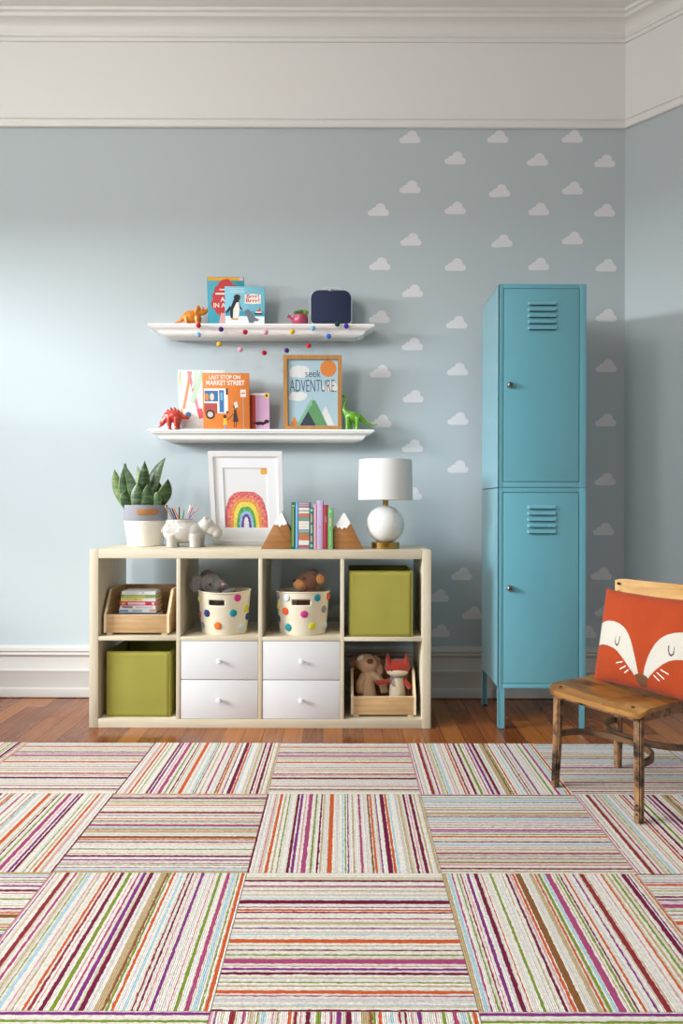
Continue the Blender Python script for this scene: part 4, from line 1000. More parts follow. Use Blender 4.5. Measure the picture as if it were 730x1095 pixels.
# ------------------------------------------------------------------ pom-pom baskets
CANV = mat('cream_canvas', '#d9d0ba', .88, .2, bscale=450, bstr=.25)
def basket(label, cx_px, Rt, Rb, hgt, dots, slot, base, yc, ccrop):
    c = P(cx_px, 650, yc)
    r = thing('fabric_basket', label, 'basket', (c.x, yc, base + .0006), (0, 0, 0), 'pom-pom dotted baskets in the cube shelf')
    mb = MB(); NA, NZ = 96, 24; g = []
    fr_ = lambda z: Rb + (Rt - Rb) * (z / hgt) ** .8
    zt_ = lambda a: hgt * (1 + .014 * sin(2 * a + c.x * 9))
    for j in range(NZ + 1):
        row = []
        for k in range(NA):
            a = 2 * pi * k / NA
            z = zt_(a) * j / NZ
            rr_ = fr_(min(z, hgt)) * (1 + .012 * sin(3 * a + c.x * 5))
            row.append(mb.bm.verts.new((rr_ * cos(a), rr_ * .86 * sin(a), z)))
        g.append(row)
    for j in range(NZ):
        for k in range(NA):
            a = 2 * pi * (k + .5) / NA; z = hgt * (j + .5) / NZ; x = fr_(z) * cos(a)
            if slot[0] < x < slot[1] and slot[2] < z < slot[3]: continue
            mb.bm.faces.new((g[j][k], g[j][(k + 1) % NA], g[j + 1][(k + 1) % NA], g[j + 1][k]))
    mb.bm.faces.new(g[0][::-1])
    mb.fin(CANV)
    o = mb.build('body', r); s = o.modifiers.new('thick', 'SOLIDIFY'); s.thickness = .005; s.offset = -1
    # rolled rim seam
    mb = MB(); pth = [(fr_(hgt) * 1.003 * cos(2 * pi * k / 64) * (1 + .012 * sin(3 * 2 * pi * k / 64 + c.x * 5)), fr_(hgt) * .863 * sin(2 * pi * k / 64), zt_(2 * pi * k / 64) * .999) for k in range(65)]
    mb.tube(pth, .0032, CANV, 8); mb.build('rim', r)
    x0c, Rtc, z0c, z1c, sc_ = ccrop
    for i, (dx, dz, col) in enumerate(dots):
        z = hgt * (z1c - dz) / (z1c - z0c)
        rr_ = fr_(z); v = max(-.97, min(.97, (dx - x0c) / (Rtc * rr_ / Rt)))
        a = -pi / 2 + asin(v)
        pos = Vector((rr_ * cos(a), rr_ * .86 * sin(a), z)); nrm = Vector((cos(a) / 1, sin(a) / .86, 0)).normalized()
        mb = MB(); mb.ell((0, 0, 0), (.0165, .0055, .0165), mat('felt_dot_' + col, col, .95, .1, bscale=300, bstr=.7, bdist=.003, sheen=.2), None, 3)
        for vv in mb.bm.verts: vv.co *= 1 + .09 * noise.noise(vv.co * 160 + Vector((i * 3, dx, 0)))
        mb.build('felt_dot', r, pos, (0, 0, atan2(nrm.y, nrm.x) + pi / 2))
    return r, c
LIM, MAG, NVY, GRY, ORA, TEA, LBL = '#ccc92a', '#c03a7e', '#2a3a72', '#85868c', '#e0722c', '#1f8f9c', '#c3d3dc'
bk1, b1c = basket('dotted canvas basket with the grey plush toy peeking out', 240.3, .115, .096, .186,
    [(165, 362, LIM), (158, 505, MAG), (250, 485, NVY), (205, 605, GRY), (352, 597, ORA), (525, 340, MAG), (488, 480, TEA), (588, 450, LIM), (607, 530, NVY), (548, 615, LBL)], (-.057, .013, .128, .158), ZM1, 3.14, (385, 235, 290, 688, 8.588))
bk2, b2c = basket('dotted canvas basket with the brown bear peeking out', 324, .117, .100, .186,
    [(80, 395, GRY), (185, 400, LBL), (518, 398, TEA), (637, 400, '#df5a2c'), (168, 557, '#df5a2c'), (378, 582, MAG), (585, 540, GRY), (70, 520, LIM), (78, 665, NVY), (200, 745, TEA), (462, 722, LIM), (595, 730, LBL)], (-.042, .036, .130, .157), ZM1, 3.14, (352, 292, 340, 835, 10.43))
# ------------------------------------------------------------------ soft toys
def plush(name, col, var=.12): return mat(name, col, .95, .1, bscale=260, bstr=.9, bdist=.004, var=var, vscale=120, sheen=.5)
GP = plush('grey_plush', '#75706f')
mp_ = P(225.3, 623.3, 3.13)
r = thing('plush_toy', 'grey plush toy with round ear and pink nose in dotted basket', 'stuffed animal', (mp_.x, 3.13, ZM1 + .012), (0, 0, 0), 'plush toys in the cube shelf')
hz = mp_.z - ZM1 - .012
mb = MB(); e_ = 1 / 243
mb.ell((0, 0, hz), (11 * e_, 10 * e_, 10.5 * e_), GP); mb.ell((8 * e_, -.01, hz - 2 * e_), (9 * e_, 7 * e_, 6.5 * e_), GP)
mb.ell((14 * e_, -.012, hz - 3.5 * e_), (5 * e_, 4.5 * e_, 4 * e_), GP)
mb.ell((.012, 0, hz * .5), (.05, .045, hz * .5), GP)
blob(mb, 'body', r, .004, 4)
for s, (dx, dy, rx) in enumerate(((-13.5, -.012, 9), (-6, .045, 8.5))):
    mb = MB(); mb.ell((dx * e_, dy, hz + (-1 if s == 0 else 4) * e_), (rx * e_, 4 * e_, 9.5 * e_), GP, (0, .2, .25), 4)
    for vv in mb.bm.verts: vv.co += .002 * Vector((noise.noise(vv.co * 120), noise.noise(vv.co * 130 + Vector((5, 0, 0))), 0))
    mb.build('ear', r)
MB().ell((14.5 * e_, -.029, hz - 1.0 * e_), (2.4 * e_, 1.6 * e_, 1.6 * e_), mat('pink_nose', '#c98d90', .7)).build('nose', r)
for s in (-1,): MB().ell((1 * e_, -.0405, hz - .5 * e_), 1.3 * e_, mat('bead_eye', '#141214', .2)).build('eye', r)
mb = MB(); mb.tube([(.03, -.02, hz * .6), (.075, -.012, hz - .038), (.105, .0, hz - .032)], [.02, .016, .013], GP); mb.build('arm', r)
BP = plush('brown_plush', '#6b4632'); BT = plush('tan_plush', '#b57a45')
bp = P(330.3, 621.5, 3.14)
r = thing('teddy_bear', 'brown bear plush with tan muzzle and ear in dotted basket', 'stuffed animal', (bp.x, 3.14, ZM1 + .012), (0, 0, 0), 'plush toys in the cube shelf')
hz = bp.z - ZM1 - .012; e_ = 1 / 241
mb = MB(); mb.ell((1 * e_, 0, hz), (13.5 * e_, 11 * e_, 11 * e_), BP); mb.ell((-3 * e_, 0, hz + 2 * e_), (10 * e_, 10 * e_, 9 * e_), BP); mb.ell((.0, .0, hz * .45), (.06, .05, hz * .5), BP)
blob(mb, 'body', r, .004, 4)
MB().ell((-9 * e_, -.020, hz - 3.5 * e_), (8.2 * e_, 7.5 * e_, 6.2 * e_), BT, (0, .3, 0), 4).build('muzzle', r)
MB().ell((-15.3 * e_, -.030, hz + 1.2 * e_), (2.0 * e_, 1.8 * e_, 1.6 * e_), mat('bead_eye', '#141214', .2)).build('nose', r)
MB().ell((-5.5 * e_, -.044, hz + 4.2 * e_), 1.0 * e_, mat('bead_eye', '#141214', .2)).build('eye', r)
for dx, dy, dz in ((12.5, -.022, 3), (4, .045, 6)):
    er = MB().ell((dx * e_, dy, hz + dz * e_), (5.8 * e_, 3.0 * e_, 6.2 * e_), BP, (0, 0, .3), 3).build('ear', r)
    MB().ell((dx * e_ - .001, dy - 1.6 * e_, hz + dz * e_ - .001), (4.6 * e_, 2.2 * e_, 5.2 * e_), BT, (0, 0, .3), 3).build('inner_ear', er)
# beige dog
DB = plush('beige_plush', '#d6b28d', .10); DBR = plush('brown_ear_plush', '#8f6a48'); PWH = plush('white_plush', '#e2ddd4', .04)
Yd = 3.178; e_ = Yd / F
dg = P(391.5, 709, Yd); zb0 = T + .0225
r = thing('plush_dog', 'beige plush dog with brown nose sitting in the wooden bin', 'stuffed animal', (dg.x, Yd, zb0), (0, 0, 0), 'plush toys in the cube shelf')
hz = dg.z - zb0
mb = MB(); mb.ell((0, 0, hz), (12.6 * e_, 9.5 * e_, 10 * e_), DB, (0, .25, 0)); mb.ell((4 * e_, -.022, hz + .5 * e_), (7.5 * e_, 6 * e_, 6.5 * e_), DB)
mb.tube([(0, .005, hz - 6 * e_), (0.5 * e_, .003, hz - 18 * e_), (1 * e_, .0, .055), (1 * e_, 0, .015)], [4.5 * e_, 7.5 * e_, 10 * e_, 11 * e_], DB, 14)
mb.tube([(4 * e_, -.01, hz - 11 * e_), (12 * e_, -.012, hz - 15 * e_), (18 * e_, -.012, hz - 23 * e_), (20 * e_, -.01, hz - 30 * e_)], [4.5 * e_, 4.5 * e_, 4.5 * e_, 5 * e_], DB)
mb.tube([(-3 * e_, -.012, hz - 12 * e_), (-7 * e_, -.022, hz - 20 * e_), (-7 * e_, -.028, hz - 30 * e_)], [4 * e_, 4.2 * e_, 4.6 * e_], DB)
mb.ell((14 * e_, .008, hz - 6 * e_), (4.5 * e_, 4 * e_, 8 * e_), DB, (0, -.3, 0))
blob(mb, 'body', r, .004, 4)
MB().ell((3.6 * e_, -.046, hz + 4.0 * e_), (3.4 * e_, 2.2 * e_, 2.6 * e_), mat('brown_nose', '#6a402c', .8)).build('nose', r)
MB().ell((-6.5 * e_, -.030, hz + 6.8 * e_), (4.2 * e_, 3 * e_, 2.6 * e_), PWH, (0, -.5, 0)).build('brow_patch', r)
MB().tube([(-9 * e_, -.002, hz + 6 * e_), (-13 * e_, -.006, hz + 5 * e_), (-15.5 * e_, -.008, hz + 1 * e_), (-15 * e_, -.008, hz - 5 * e_)], [3 * e_, 4.5 * e_, 5 * e_, 2.5 * e_], DBR, 12, .55).build('ear', r)
MB().tube([(9 * e_, .02, hz + 6 * e_), (13 * e_, .022, hz + 2 * e_), (14 * e_, .022, hz - 6 * e_)], [3 * e_, 4.5 * e_, 3.0 * e_], DB, 12, .55).build('ear', r)
# red fox
FR = plush('red_plush', '#a83629', .08); FC = plush('cream_plush', '#d2c3a8', .05)
Yx = 3.135; e_ = Yx / F
fx = P(424.6, 713, Yx)
r = thing('plush_fox', 'red and cream plush fox with grey bow in the wooden bin', 'stuffed animal', (fx.x, Yx, zb0), (0, 0, 0), 'plush toys in the cube shelf')
hz = fx.z - zb0
mb = MB(); mb.ell((0, 0, hz), (14.0 * e_, 8 * e_, 8.8 * e_), FR)
for s in (-1, 1): mb.tube([(9 * s * e_, 0, hz + 3 * e_), (10 * s * e_, 0, hz + 10 * e_), (9.5 * s * e_, 0, hz + 15.5 * e_)], [7.2 * e_, 4.6 * e_, .9 * e_], FR, 12, .5)
blob(mb, 'head', r, .0032, 4)
MB().ell((0, -.003, hz - 5.0 * e_), (11.5 * e_, 8.4 * e_, 5.2 * e_), FC, None, 4).build('muzzle', r)
MB().ell((-6.8 * e_, -.030, hz - 2.2 * e_), (1.0 * e_, .7 * e_, .8 * e_), mat('bead_eye', '#141214', .2)).build('eye', r)
MB().tube([(0, .002, hz - 8 * e_), (0, .002, hz - 20 * e_), (0, .002, .04), (0, .002, .015)], [6.5 * e_, 8.2 * e_, 9 * e_, 9 * e_], FC, 18).build('body', r)
MB().tube([(-6 * e_, -.005, hz - 14 * e_), (-12 * e_, -.012, hz - 15.5 * e_), (-20 * e_, -.018, hz - 16 * e_), (-23 * e_, -.018, hz - 15 * e_)], [2.8 * e_, 2.6 * e_, 2.8 * e_, 2.0 * e_], FR, 12).build('arm', r)
MB().tube([(6 * e_, -.005, hz - 12 * e_), (9 * e_, -.01, hz - 16 * e_), (12.3 * e_, -.014, hz - 20 * e_), (13.4 * e_, -.016, hz - 22.5 * e_)], [2.6 * e_, 2.6 * e_, 2.8 * e_, 2.0 * e_], FR, 12).build('arm', r)
BW = mat('grey_ribbon', '#6f727a', .7)
mb = MB(); mb.tube([(7.2 * e_ * cos(t), .002 + 7.2 * e_ * sin(t), hz - 9.6 * e_) for t in [2 * pi * k / 20 for k in range(21)]], 1.0 * e_, BW, 8)
mb.tube([(-6 * e_, -.020, hz - 9.5 * e_), (-7.5 * e_, -.030, hz - 13 * e_), (-4.5 * e_, -.034, hz - 19 * e_)], [1.0 * e_, .9 * e_, .7 * e_], BW, 8); mb.build('bow', r)
# ================================================================== LOCKER
LK = mat('blue_locker_enamel', '#63a6b5', .32, .6, coat=.4, sheen=.7)
LKB = LK.node_tree.nodes['Principled BSDF']; LKB.inputs['Sheen Roughness'].default_value = .35; LKB.inputs['Sheen Tint'].default_value = (.85, .97, 1, 1)
GAPM = mat('locker_gap_shade', '#1d3d46', .6)  # shade painted in: dark tone behind door gaps and under louvres
STEEL = mat('steel_lock', '#9b9a98', .25, .5, 1)
YL = 3.022
l0 = P(533.2, 540, YL).x; l1 = P(626.2, 540, YL).x; LW = l1 - l0; LD = .37
zl0, zs_, zl1 = .176, 1.035, 1.906
r = thing('metal_locker', 'tall blue metal locker with two stacked doors standing on thin legs', 'locker', ((l0 + l1) / 2, YL, 0))
hw = LW / 2
def lock_unit(z0, z1, dz0, dz1, vz, kz):
    mb = MB(); t = .0012; fw = .017
    mb.box((-hw, 0, z0), (-hw + t, LD, z1), LK); mb.box((hw - t, 0, z0), (hw, LD, z1), LK)
    mb.box((-hw, LD - t, z0), (hw, LD, z1), LK); mb.box((-hw, 0, z0), (hw, LD, z0 + t), LK); mb.box((-hw, 0, z1 - t), (hw, LD, z1), LK)
    mb.box((-hw, 0, z0), (-hw + fw, .02, z1), LK, .001); mb.box((hw - fw - .012, 0, z0), (hw, .02, z1), LK, .001)
    mb.box((-hw + fw, 0, dz1), (hw - fw - .012, .02, z1), LK, .0008); mb.box((-hw + fw, 0, z0), (hw - fw - .012, .02, dz0), LK, .0008)
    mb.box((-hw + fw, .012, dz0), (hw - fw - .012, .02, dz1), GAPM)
    mb.build('cabinet_body', r)
    x0, x1 = -hw + fw + .0025, hw - fw - .012 - .0025
    mb = MB(); mb.box((x0, -.002, dz0 + .0025), (x1, .0125, dz1 - .0025), LK, .0016)
    xc = (x0 + x1) / 2 + .003
    for k in range(5):
        z = vz + (4 - k) * .0262
        mb.bm.faces.ensure_lookup_table()
        # pressed louvre: a half-round hood
        n = 8; rows = []
        for q in range(n + 1):
            a = pi / 2 * q / n
            rows.append((-.002 - .0085 * sin(a), z + .013 * cos(a)))
        half = .062
        A = []
        for (yy, zz_) in rows: A.append([mb.bm.verts.new((xc + s * (half - .006 * (1 - 0) * ((yy + .002) / -.0085)), yy, zz_)) for s in (-1, 1)])
        end = [mb.bm.verts.new((xc - half, -.002, z)), mb.bm.verts.new((xc + half, -.002, z))]
        for a_, e__ in zip(A, A[1:]): mb.bm.faces.new((a_[0], a_[1], e__[1], e__[0]))
        mb.bm.faces.new([w[0] for w in A] + [end[0]]); mb.bm.faces.new(([w[1] for w in A] + [end[1]])[::-1])
        mb.fin(LK)
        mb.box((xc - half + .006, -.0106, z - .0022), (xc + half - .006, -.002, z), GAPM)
    d = mb.build('door', r)
    MB().lathe([(0, 0), (.0135, 0), (.0135, .006), (.011, .010), (.010, .018), (.0085, .0195), (0, .0195)], STEEL, seg=24).build('lock_knob', d, (x0 + .026, -.002, kz), (pi / 2, 0, 0))
    MB().box((x0 + .0245, -.0222, kz - .005), (x0 + .0275, -.0212, kz + .005), mat('keyhole', '#1b1714', .5)).build('keyhole', d)
zf = lambda py: P(570, py, YL).z
lock_unit(zs_, zl1, zf(515.5), zf(308.5), zf(352.5), zf(412))
lock_unit(zl0, zs_ - .0015, zf(731.3), zf(526.5), zf(570), zf(629))
for sx in (-1, 1):
    for fy in (0, 1):
        x = -hw + .0005 if sx < 0 else hw - .0265
        y = .0005 if fy == 0 else LD - .0265
        mb = MB(); t = .0025
        # angle-section leg with a small foot pad
        mb.box((x, y if fy == 0 else y + .026 - t, .003), (x + .026, (y + t) if fy == 0 else y + .026, zl0), LK)
        xx = x if sx < 0 else x + .026 - t
        mb.box((xx, y, .003), (xx + t, y + .026, zl0), LK)
        mb.box((x + .001, y + .001, 0), (x + .025, y + .025, .004), mat('dark_foot_pad', '#2b3438', .7))
        mb.build('leg', r)
# ================================================================== CHAIR
OAKC = wood('worn_school_wood', '#7c5228', '#b4813f', 'x', 1.2, .38, 9, .5, .2, (.3, .7), ('#5e4026', 8, .46, .70))
OAKL = wood('worn_leg_wood', '#6c4a2d', '#a98056', 'z', 1.6, .5, 8, .4, .3, (.3, .72), ('#3a2b20', 20, .45, .62))
BENT = wood('weathered_bentwood', '#3a2a1c', '#7d5a38', 'x', 1.5, .5, 5, .4, .3, (.35, .75))
RAILW = wood('pale_backrest_wood', '#b98a4c', '#d9b272', 'x', 1.4, .42, 8, .5, .15)
SCREW = mat('dark_screw', '#2a221b', .5, .5, .6)
A2, B2, C2v = Vector((.886, 2.11)), Vector((.7165, 2.383)), Vector((.998, 2.562))
D2 = A2 + C2v - B2
ex = (A2 - B2).normalized()                       # along the seat front, from B to A
ctr = (A2 + B2 + C2v + D2) / 4
rz = atan2(ex.y, ex.x)
RZ0 = .0095
ch = thing('school_chair', 'small worn wooden school chair on the rug holding the fox cushion', 'chair', (ctr.x, ctr.y, RZ0), (0, 0, rz))
def loc2(v): # world xy -> chair local xy
    d = v - ctr; return Vector((d.x * cos(-rz) - d.y * sin(-rz), d.x * sin(-rz) + d.y * cos(-rz)))
a_, b_, c_, d_ = [loc2(v) for v in (A2, B2, C2v, D2)]
SZ = .343 - RZ0
# local: front edge A-B has y = a_.y (negative = towards viewer side), back edge C-D y = c_.y
print('chair local', a_, b_, c_, d_)
def leg(p, top, splay, nm='leg', lean=0):
    mb = MB(); sx = 1 if p.x > 0 else -1; sy = 1 if p.y > 0 else -1
    path = [Vector((p.x, p.y, 0)), Vector((p.x - sx * splay * .3, p.y - sy * splay * .3, .12)), Vector((p.x - sx * splay * .5, p.y - sy * splay * .5, SZ - .02))]
    if top > SZ: path += [Vector((p.x - sx * splay * .4, p.y + lean * .3, SZ + .08)), Vector((p.x - sx * splay * .4, p.y + lean, top))]
    rings = []
    for i, v in enumerate(path):
        w = .0130 if i else .0115; t = .0118 if i else .0108
        rings.append([mb.bm.verts.new(v + Vector((q[0] * w, q[1] * t, 0))) for q in ((-1, -1), (1, -1), (1, 1), (-1, 1))])
    for r0, r1 in zip(rings, rings[1:]):
        for k in range(4): mb.bm.faces.new((r0[k], r0[(k + 1) % 4], r1[(k + 1) % 4], r1[k]))
    mb.bm.faces.new(rings[0][::-1]); mb.bm.faces.new(rings[-1])
    e = [e for e in mb.bm.edges]
    bmesh.ops.bevel(mb.bm, geom=e, offset=.004, segments=2, affect='EDGES')
    mb.fin(OAKL)
    for z in (.028, .055):
        mb.ell((p.x - sx * .0, p.y + (-.0122 if p.y < 0 else .0122), z), (.0035, .002, .0035), SCREW, None, 2)
        mb.ell((p.x - .0122, p.y, z), (.002, .0035, .0035), SCREW, None, 2)
    return mb.build(nm, ch)
for q in (a_, b_): leg(q, SZ - .004, .014)
for q in (c_, d_): leg(q, .682 - RZ0, .010, 'leg', .033)
# saddle seat: plywood sheet, front edge rounded over
mb = MB(); N = 30; x0, x1 = b_.x - .022, a_.x + .022; y0, y1 = a_.y - .024, c_.y + .012
def seat_pt(u, v, top):
    x = x0 + (x1 - x0) * u; y = y0 + (y1 - y0) * v
    dd = .011 * (cos((u - .5) * 2 * pi) * .5 + .5) * sin(pi * min(1, v * 1.1)) * 1.0
    z = SZ + .012 - dd - .016 * max(0, (1 - v / .16)) ** 2
    # rounded plan corners
    for cu, cv in ((0, 0), (1, 0), (0, 1), (1, 1)):
        R = .035
        cx = x0 + R if cu == 0 else x1 - R; cy = y0 + R if cv == 0 else y1 - R
        if (x - cx) * (-1 if cu == 0 else 1) > 0 and (y - cy) * (-1 if cv == 0 else 1) > 0:
            d = Vector((x - cx, y - cy)); mxd = max(abs(d.x), abs(d.y))
            if d.length > 1e-6: d = d.normalized() * mxd
            x, y = cx + d.x, cy + d.y
    return Vector((x, y, z - (0 if top else .014)))
gt = [[mb.bm.verts.new(seat_pt(i / N, j / N, True)) for j in range(N + 1)] for i in range(N + 1)]
gb = [[mb.bm.verts.new(seat_pt(i / N, j / N, False)) for j in range(N + 1)] for i in range(N + 1)]
for i in range(N):
    for j in range(N):
        mb.bm.faces.new((gt[i][j], gt[i + 1][j], gt[i + 1][j + 1], gt[i][j + 1])); mb.bm.faces.new((gb[i][j], gb[i][j + 1], gb[i + 1][j + 1], gb[i + 1][j]))
rt = [gt[i][0] for i in range(N + 1)] + [gt[N][j] for j in range(1, N + 1)] + [gt[i][N] for i in range(N - 1, -1, -1)] + [gt[0][j] for j in range(N - 1, 0, -1)]
rbm = [gb[i][0] for i in range(N + 1)] + [gb[N][j] for j in range(1, N + 1)] + [gb[i][N] for i in range(N - 1, -1, -1)] + [gb[0][j] for j in range(N - 1, 0, -1)]
for k in range(len(rt)): mb.bm.faces.new((rt[k], rbm[k], rbm[(k + 1) % len(rt)], rt[(k + 1) % len(rt)]))
mb.fin(OAKC)
mb.build('seat', ch, ang=50)
MB().box((b_.x + .01, a_.y - .010, SZ - .030), (a_.x - .01, a_.y + .010, SZ - .004), OAKL, .002).build('apron', ch)
MB().box((c_.x + .01, c_.y - .010, SZ - .030), (d_.x - .01, c_.y + .010, SZ - .004), OAKL, .002).build('apron', ch)
for xx in (b_.x, a_.x): MB().box((xx - .010, a_.y + .01, SZ - .030), (xx + .010, c_.y - .01, SZ - .006), OAKL, .002).build('apron', ch)
for xx, yy in ((x0 + .045, a_.y - .0), (x1 - .045, a_.y)): MB().ell((xx, yy, SZ + .0085), (.006, .006, .0015), SCREW, None, 2).build('screw', ch)
def bow(p, q, sgn):
    pts_ = []; mid = (p + q) / 2; half = (q - p).length / 2; dep = .152
    for k in range(41):
        t = pi - pi * k / 40
        xx = mid.x + half * math.copysign(abs(cos(t)) ** .85, cos(t)); yy = mid.y + sgn * dep * abs(sin(t)) ** .75
        pts_.append((xx, yy, .185 - RZ0))
    return MB().strip(pts_, .011, .019, BENT).build('bent_stretcher', ch)
bow(Vector((b_.x, b_.y)), Vector((a_.x, a_.y)), 1); bow(Vector((c_.x, c_.y)), Vector((d_.x, d_.y)), -1)
# curved back rail
mb = MB(); yb = c_.y + .022
pts_ = []
for k in range(25):
    u_ = k / 24; pts_.append((c_.x - .016 + (d_.x - c_.x + .032) * u_, yb - .014 + .030 * sin(pi * u_), 0))
rings = []
for i, p_ in enumerate(pts_):
    u_ = i / 24; zt_ = .694 - RZ0 - .003 * sin(pi * u_); zb_ = .626 - RZ0 + .004 * sin(pi * u_)
    if i in (0, 24): zt_ -= .008; zb_ += .008
    if i in (1, 23): zt_ -= .002; zb_ += .002
    rings.append([mb.bm.verts.new((p_[0], p_[1] + o, z)) for o, z in ((-.006, zb_), (.006, zb_), (.006, zt_), (-.006, zt_))])
for r0, r1 in zip(rings, rings[1:]):
    for k in range(4): mb.bm.faces.new((r0[k], r0[(k + 1) % 4], r1[(k + 1) % 4], r1[k]))
mb.bm.faces.new(rings[0][::-1]); mb.bm.faces.new(rings[-1]); mb.fin(RAILW)
rl = mb.build('backrest', ch)
for xx in (c_.x, d_.x):
    for z in (.676, .646): MB().ell((xx, yb - .0215, z - RZ0), (.0055, .003, .0055), SCREW, None, 2).build('bolt', rl)
# ------------------------------------------------------------------ fox cushion
CW_, CH_, CT_ = .425, .318, .068
ORC = mat('orange_cotton', '#a33f1c', .9, .2, bscale=500, bstr=.15, var=.05, vscale=12, sheen=.1)
CWH = mat('white_applique', '#c6c2b7', .9, .2, bscale=400, bstr=.15); CBR = mat('brown_applique', '#6b4a35', .9, .2); CSM = mat('brown_stitching', '#55403a', .9); CWS = mat('white_stitching', '#f0ece4', .9)
cen = B2 + (C2v - B2).normalized() * .178 + ex * (.028 + CW_ / 2 - .01)
cu = thing('fox_cushion', 'orange cushion with white fox face, resting on the wooden school chair', 'cushion', (cen.x, cen.y, .352), (0, 0, rz))
cu.rotation_euler = (radians(-12), 0, rz)
def curve_pts(pts, n=14):
    out = []
    P_ = [Vector(p) for p in pts]
    for i in range(len(P_) - 1):
        p0, p1, p2, p3 = P_[max(i - 1, 0)], P_[i], P_[i + 1], P_[min(i + 2, len(P_) - 1)]
        for k in range(n):
            t = k / n
            out.append(.5 * ((2 * p1) + (p2 - p0) * t + (2 * p0 - 5 * p1 + 4 * p2 - p3) * t * t + (3 * p1 - p0 - 3 * p2 + p3) * t ** 3))
    out.append(P_[-1]); return [(v.x, v.y) for v in out]
# right half of the face in cushion units (x 0..1 from centre to side, z 0..1)
patch = curve_pts([(.04, .15), (.085, .30), (.21, .50), (.42, .63), (.70, .66), (1.02, .60)]) + curve_pts([(1.02, .36), (.75, .40), (.48, .37), (.26, .26), (.10, .13), (.04, .12)])
def inside(pt, poly):
    x, y = pt; c = False; j = len(poly) - 1
    for i in range(len(poly)):
        xi, yi = poly[i]; xj, yj = poly[j]
        if (yi > y) != (yj > y) and x < (xj - xi) * (y - yi) / (yj - yi + 1e-12) + xi: c = not c
        j = i
    return c
nose = curve_pts([(-.0, .175), (.06, .17), (.115, .14), (.06, .05), (0, .03)])
whisk = [((.22, .19), (.30, .15)), ((.27, .225), (.37, .18)), ((.33, .26), (.44, .235)), ]
def segd(p, a, b):
    ax, ay = a; bx, by = b; dx, dy = bx - ax, by - ay
    t = max(0, min(1, ((p[0] - ax) * dx + (p[1] - ay) * dy) / (dx * dx + dy * dy)))
    return sqrt((p[0] - ax - t * dx) ** 2 + (p[1] - ay - t * dy) ** 2)
def face_mat(u, v):
    x = abs(u * 2 - 1); z = v
    if inside((x, z), nose): return CBR
    ex_, ez_ = .46, .47
    d = sqrt(((x - ex_) * 1.3) ** 2 + (z - ez_) ** 2)
    if (z < ez_ and abs(d - .052) < .011) or (ez_ <= z < ez_ + .04 and abs(abs(x - ex_) * 1.3 - .052) < .011): return CSM
    xs = x * CW_ / 2; zs2 = z * CH_
    for (a, e) in whisk:
        if segd((xs, zs2), (a[0] * CW_ / 2, a[1] * CH_), (e[0] * CW_ / 2, e[1] * CH_)) < .0016: return CWS
    if inside((x, z), patch): return CWH
    return ORC
def cpos(u, v, side):
    a, c = 2 * u - 1, 2 * v - 1
    puff = ((1 - a * a) * (1 - c * c)) ** .42 if abs(a) < 1 and abs(c) < 1 else 0
    pin = .055
    x = CW_ / 2 * a * (1 - pin * (1 - c * c) * abs(a) ** 3)
    z = CH_ / 2 * (1 + c * (1 - pin * (1 - a * a) * abs(c) ** 3))
    wr = .0035 * noise.noise((a * 3, c * 3, 2)) * puff + .003 * noise.noise((a * 9, c * 2, 8)) * puff * (1 if c < -.4 or a > .6 else .3)
    return Vector((x, side * (CT_ * puff + wr) , z + .003 * noise.noise((a * 2, c * 2, 5))))
mb = MB(); NU, NV_ = 230, 180
front = [[mb.bm.verts.new(cpos(i / NU, j / NV_, -1)) for j in range(NV_ + 1)] for i in range(NU + 1)]
lists = {}
for i in range(NU):
    for j in range(NV_):
        f = mb.bm.faces.new((front[i][j], front[i + 1][j], front[i + 1][j + 1], front[i][j + 1]))
        lists.setdefault(face_mat((i + .5) / NU, (j + .5) / NV_), []).append(f)
for k, mm in enumerate((ORC, CWH, CBR, CSM, CWS)):
    mb.mats.append(mm)
    for f in lists.get(mm, []): f.material_index = k; f.smooth = True; f[mb.L] = 1
NB = 10
for i in range(0, NU, NB):
    for j in range(0, NV_, NB):
        pass
bk_ = [[(front[i][j] if i in (0, NU) or j in (0, NV_) else mb.bm.verts.new(cpos(i / NU, j / NV_, 1))) for j in range(0, NV_ + 1, 1)] for i in range(0, NU + 1, 1)] if False else None
gN = 40
gback = {}
def bv(i, j):
    if (i, j) not in gback: gback[(i, j)] = mb.bm.verts.new(cpos(i / gN, j / gN, 1))
    return gback[(i, j)]
for i in range(gN):
    for j in range(gN): mb.bm.faces.new((bv(i, j), bv(i, j + 1), bv(i + 1, j + 1), bv(i + 1, j)))
mb.fin(ORC)
mb.build('cushion_cover', cu, recalc=False, ang=80)
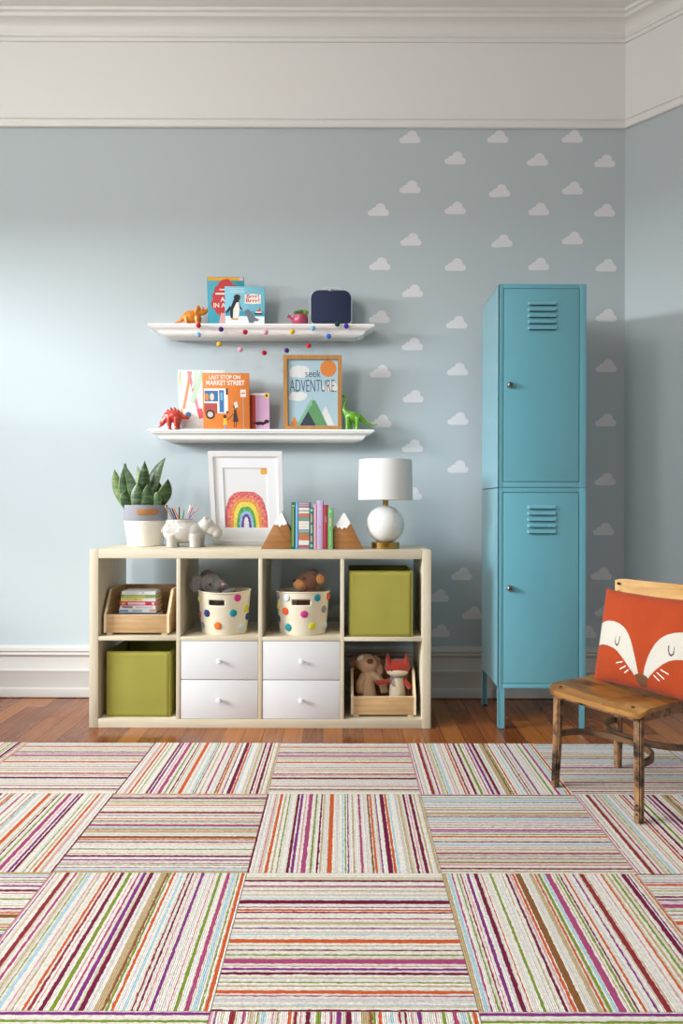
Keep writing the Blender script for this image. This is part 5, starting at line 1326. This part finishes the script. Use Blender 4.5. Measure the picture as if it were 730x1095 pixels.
# piped seam round the edge
mb = MB(); ring = [cpos(t / 40, 0, 1) for t in range(40)] + [cpos(1, t / 40, 1) for t in range(40)] + [cpos(1 - t / 40, 1, 1) for t in range(40)] + [cpos(0, 1 - t / 40, 1) for t in range(41)]
mb.tube(ring, .0022, ORC, 6); mb.build('seam', cu)
# ================================================================== LIGHT AND CAMERA
w = bpy.data.worlds.new('World'); S.world = w; w.use_nodes = True
bg = w.node_tree.nodes['Background']; bg.inputs[0].default_value = (1.0, .97, .92, 1); bg.inputs[1].default_value = .17
def area(name, loc, rot, sx, sy, power, col):
    l = bpy.data.lights.new(name, 'AREA'); l.shape = 'RECTANGLE'; l.size = sx; l.size_y = sy; l.energy = power; l.color = col
    o = bpy.data.objects.new(name, l); COL.objects.link(o); o.location = loc; o.rotation_euler = rot
    return o
tgt = Vector((.1, 3.1, 1.3)); src = Vector((-7.2, .35, 3.0))
q = (tgt - src).to_track_quat('-Z', 'Y').to_euler()
area('daylight_through_window', src, q, 2.6, 1.7, 1040, (.93, .97, 1.0))
area('window_skylight', (LX - .05, -1.75, 1.75), (0, -radians(90), radians(35)), 1.6, 1.1, 62, (.96, .98, 1.0))
pl = bpy.data.lights.new('upper_wall_fill', 'POINT'); pl.energy = 100; pl.color = (1.0, .955, .90); pl.shadow_soft_size = .3  # added unseen fill light, brightens the frieze and upper walls
po = bpy.data.objects.new('upper_wall_fill', pl); COL.objects.link(po); po.location = (-1.8, .8, 2.8)
cam = bpy.data.cameras.new('Camera'); co = bpy.data.objects.new('Camera', cam); COL.objects.link(co)
cam.sensor_fit = 'VERTICAL'; cam.sensor_height = 36; cam.lens = F / 1095 * 36
cam.shift_x = -(CX - 365) / 1095; cam.shift_y = (CY - 547.5) / 1095
co.matrix_world = Matrix.Translation((0, 0, H)) @ Matrix.Rotation(-ROLL, 4, 'Y') @ Matrix.Rotation(pi / 2, 4, 'X')
cam.clip_start = .05
S.camera = co
S.view_settings.view_transform = 'Standard'; S.view_settings.look = 'None'; S.view_settings.exposure = -.08; S.view_settings.gamma = 1; S.view_settings.use_curve_mapping = False
S.cycles.use_denoising = True
S.cycles.max_bounces = 8; S.cycles.diffuse_bounces = 5; S.cycles.sample_clamp_indirect = 6
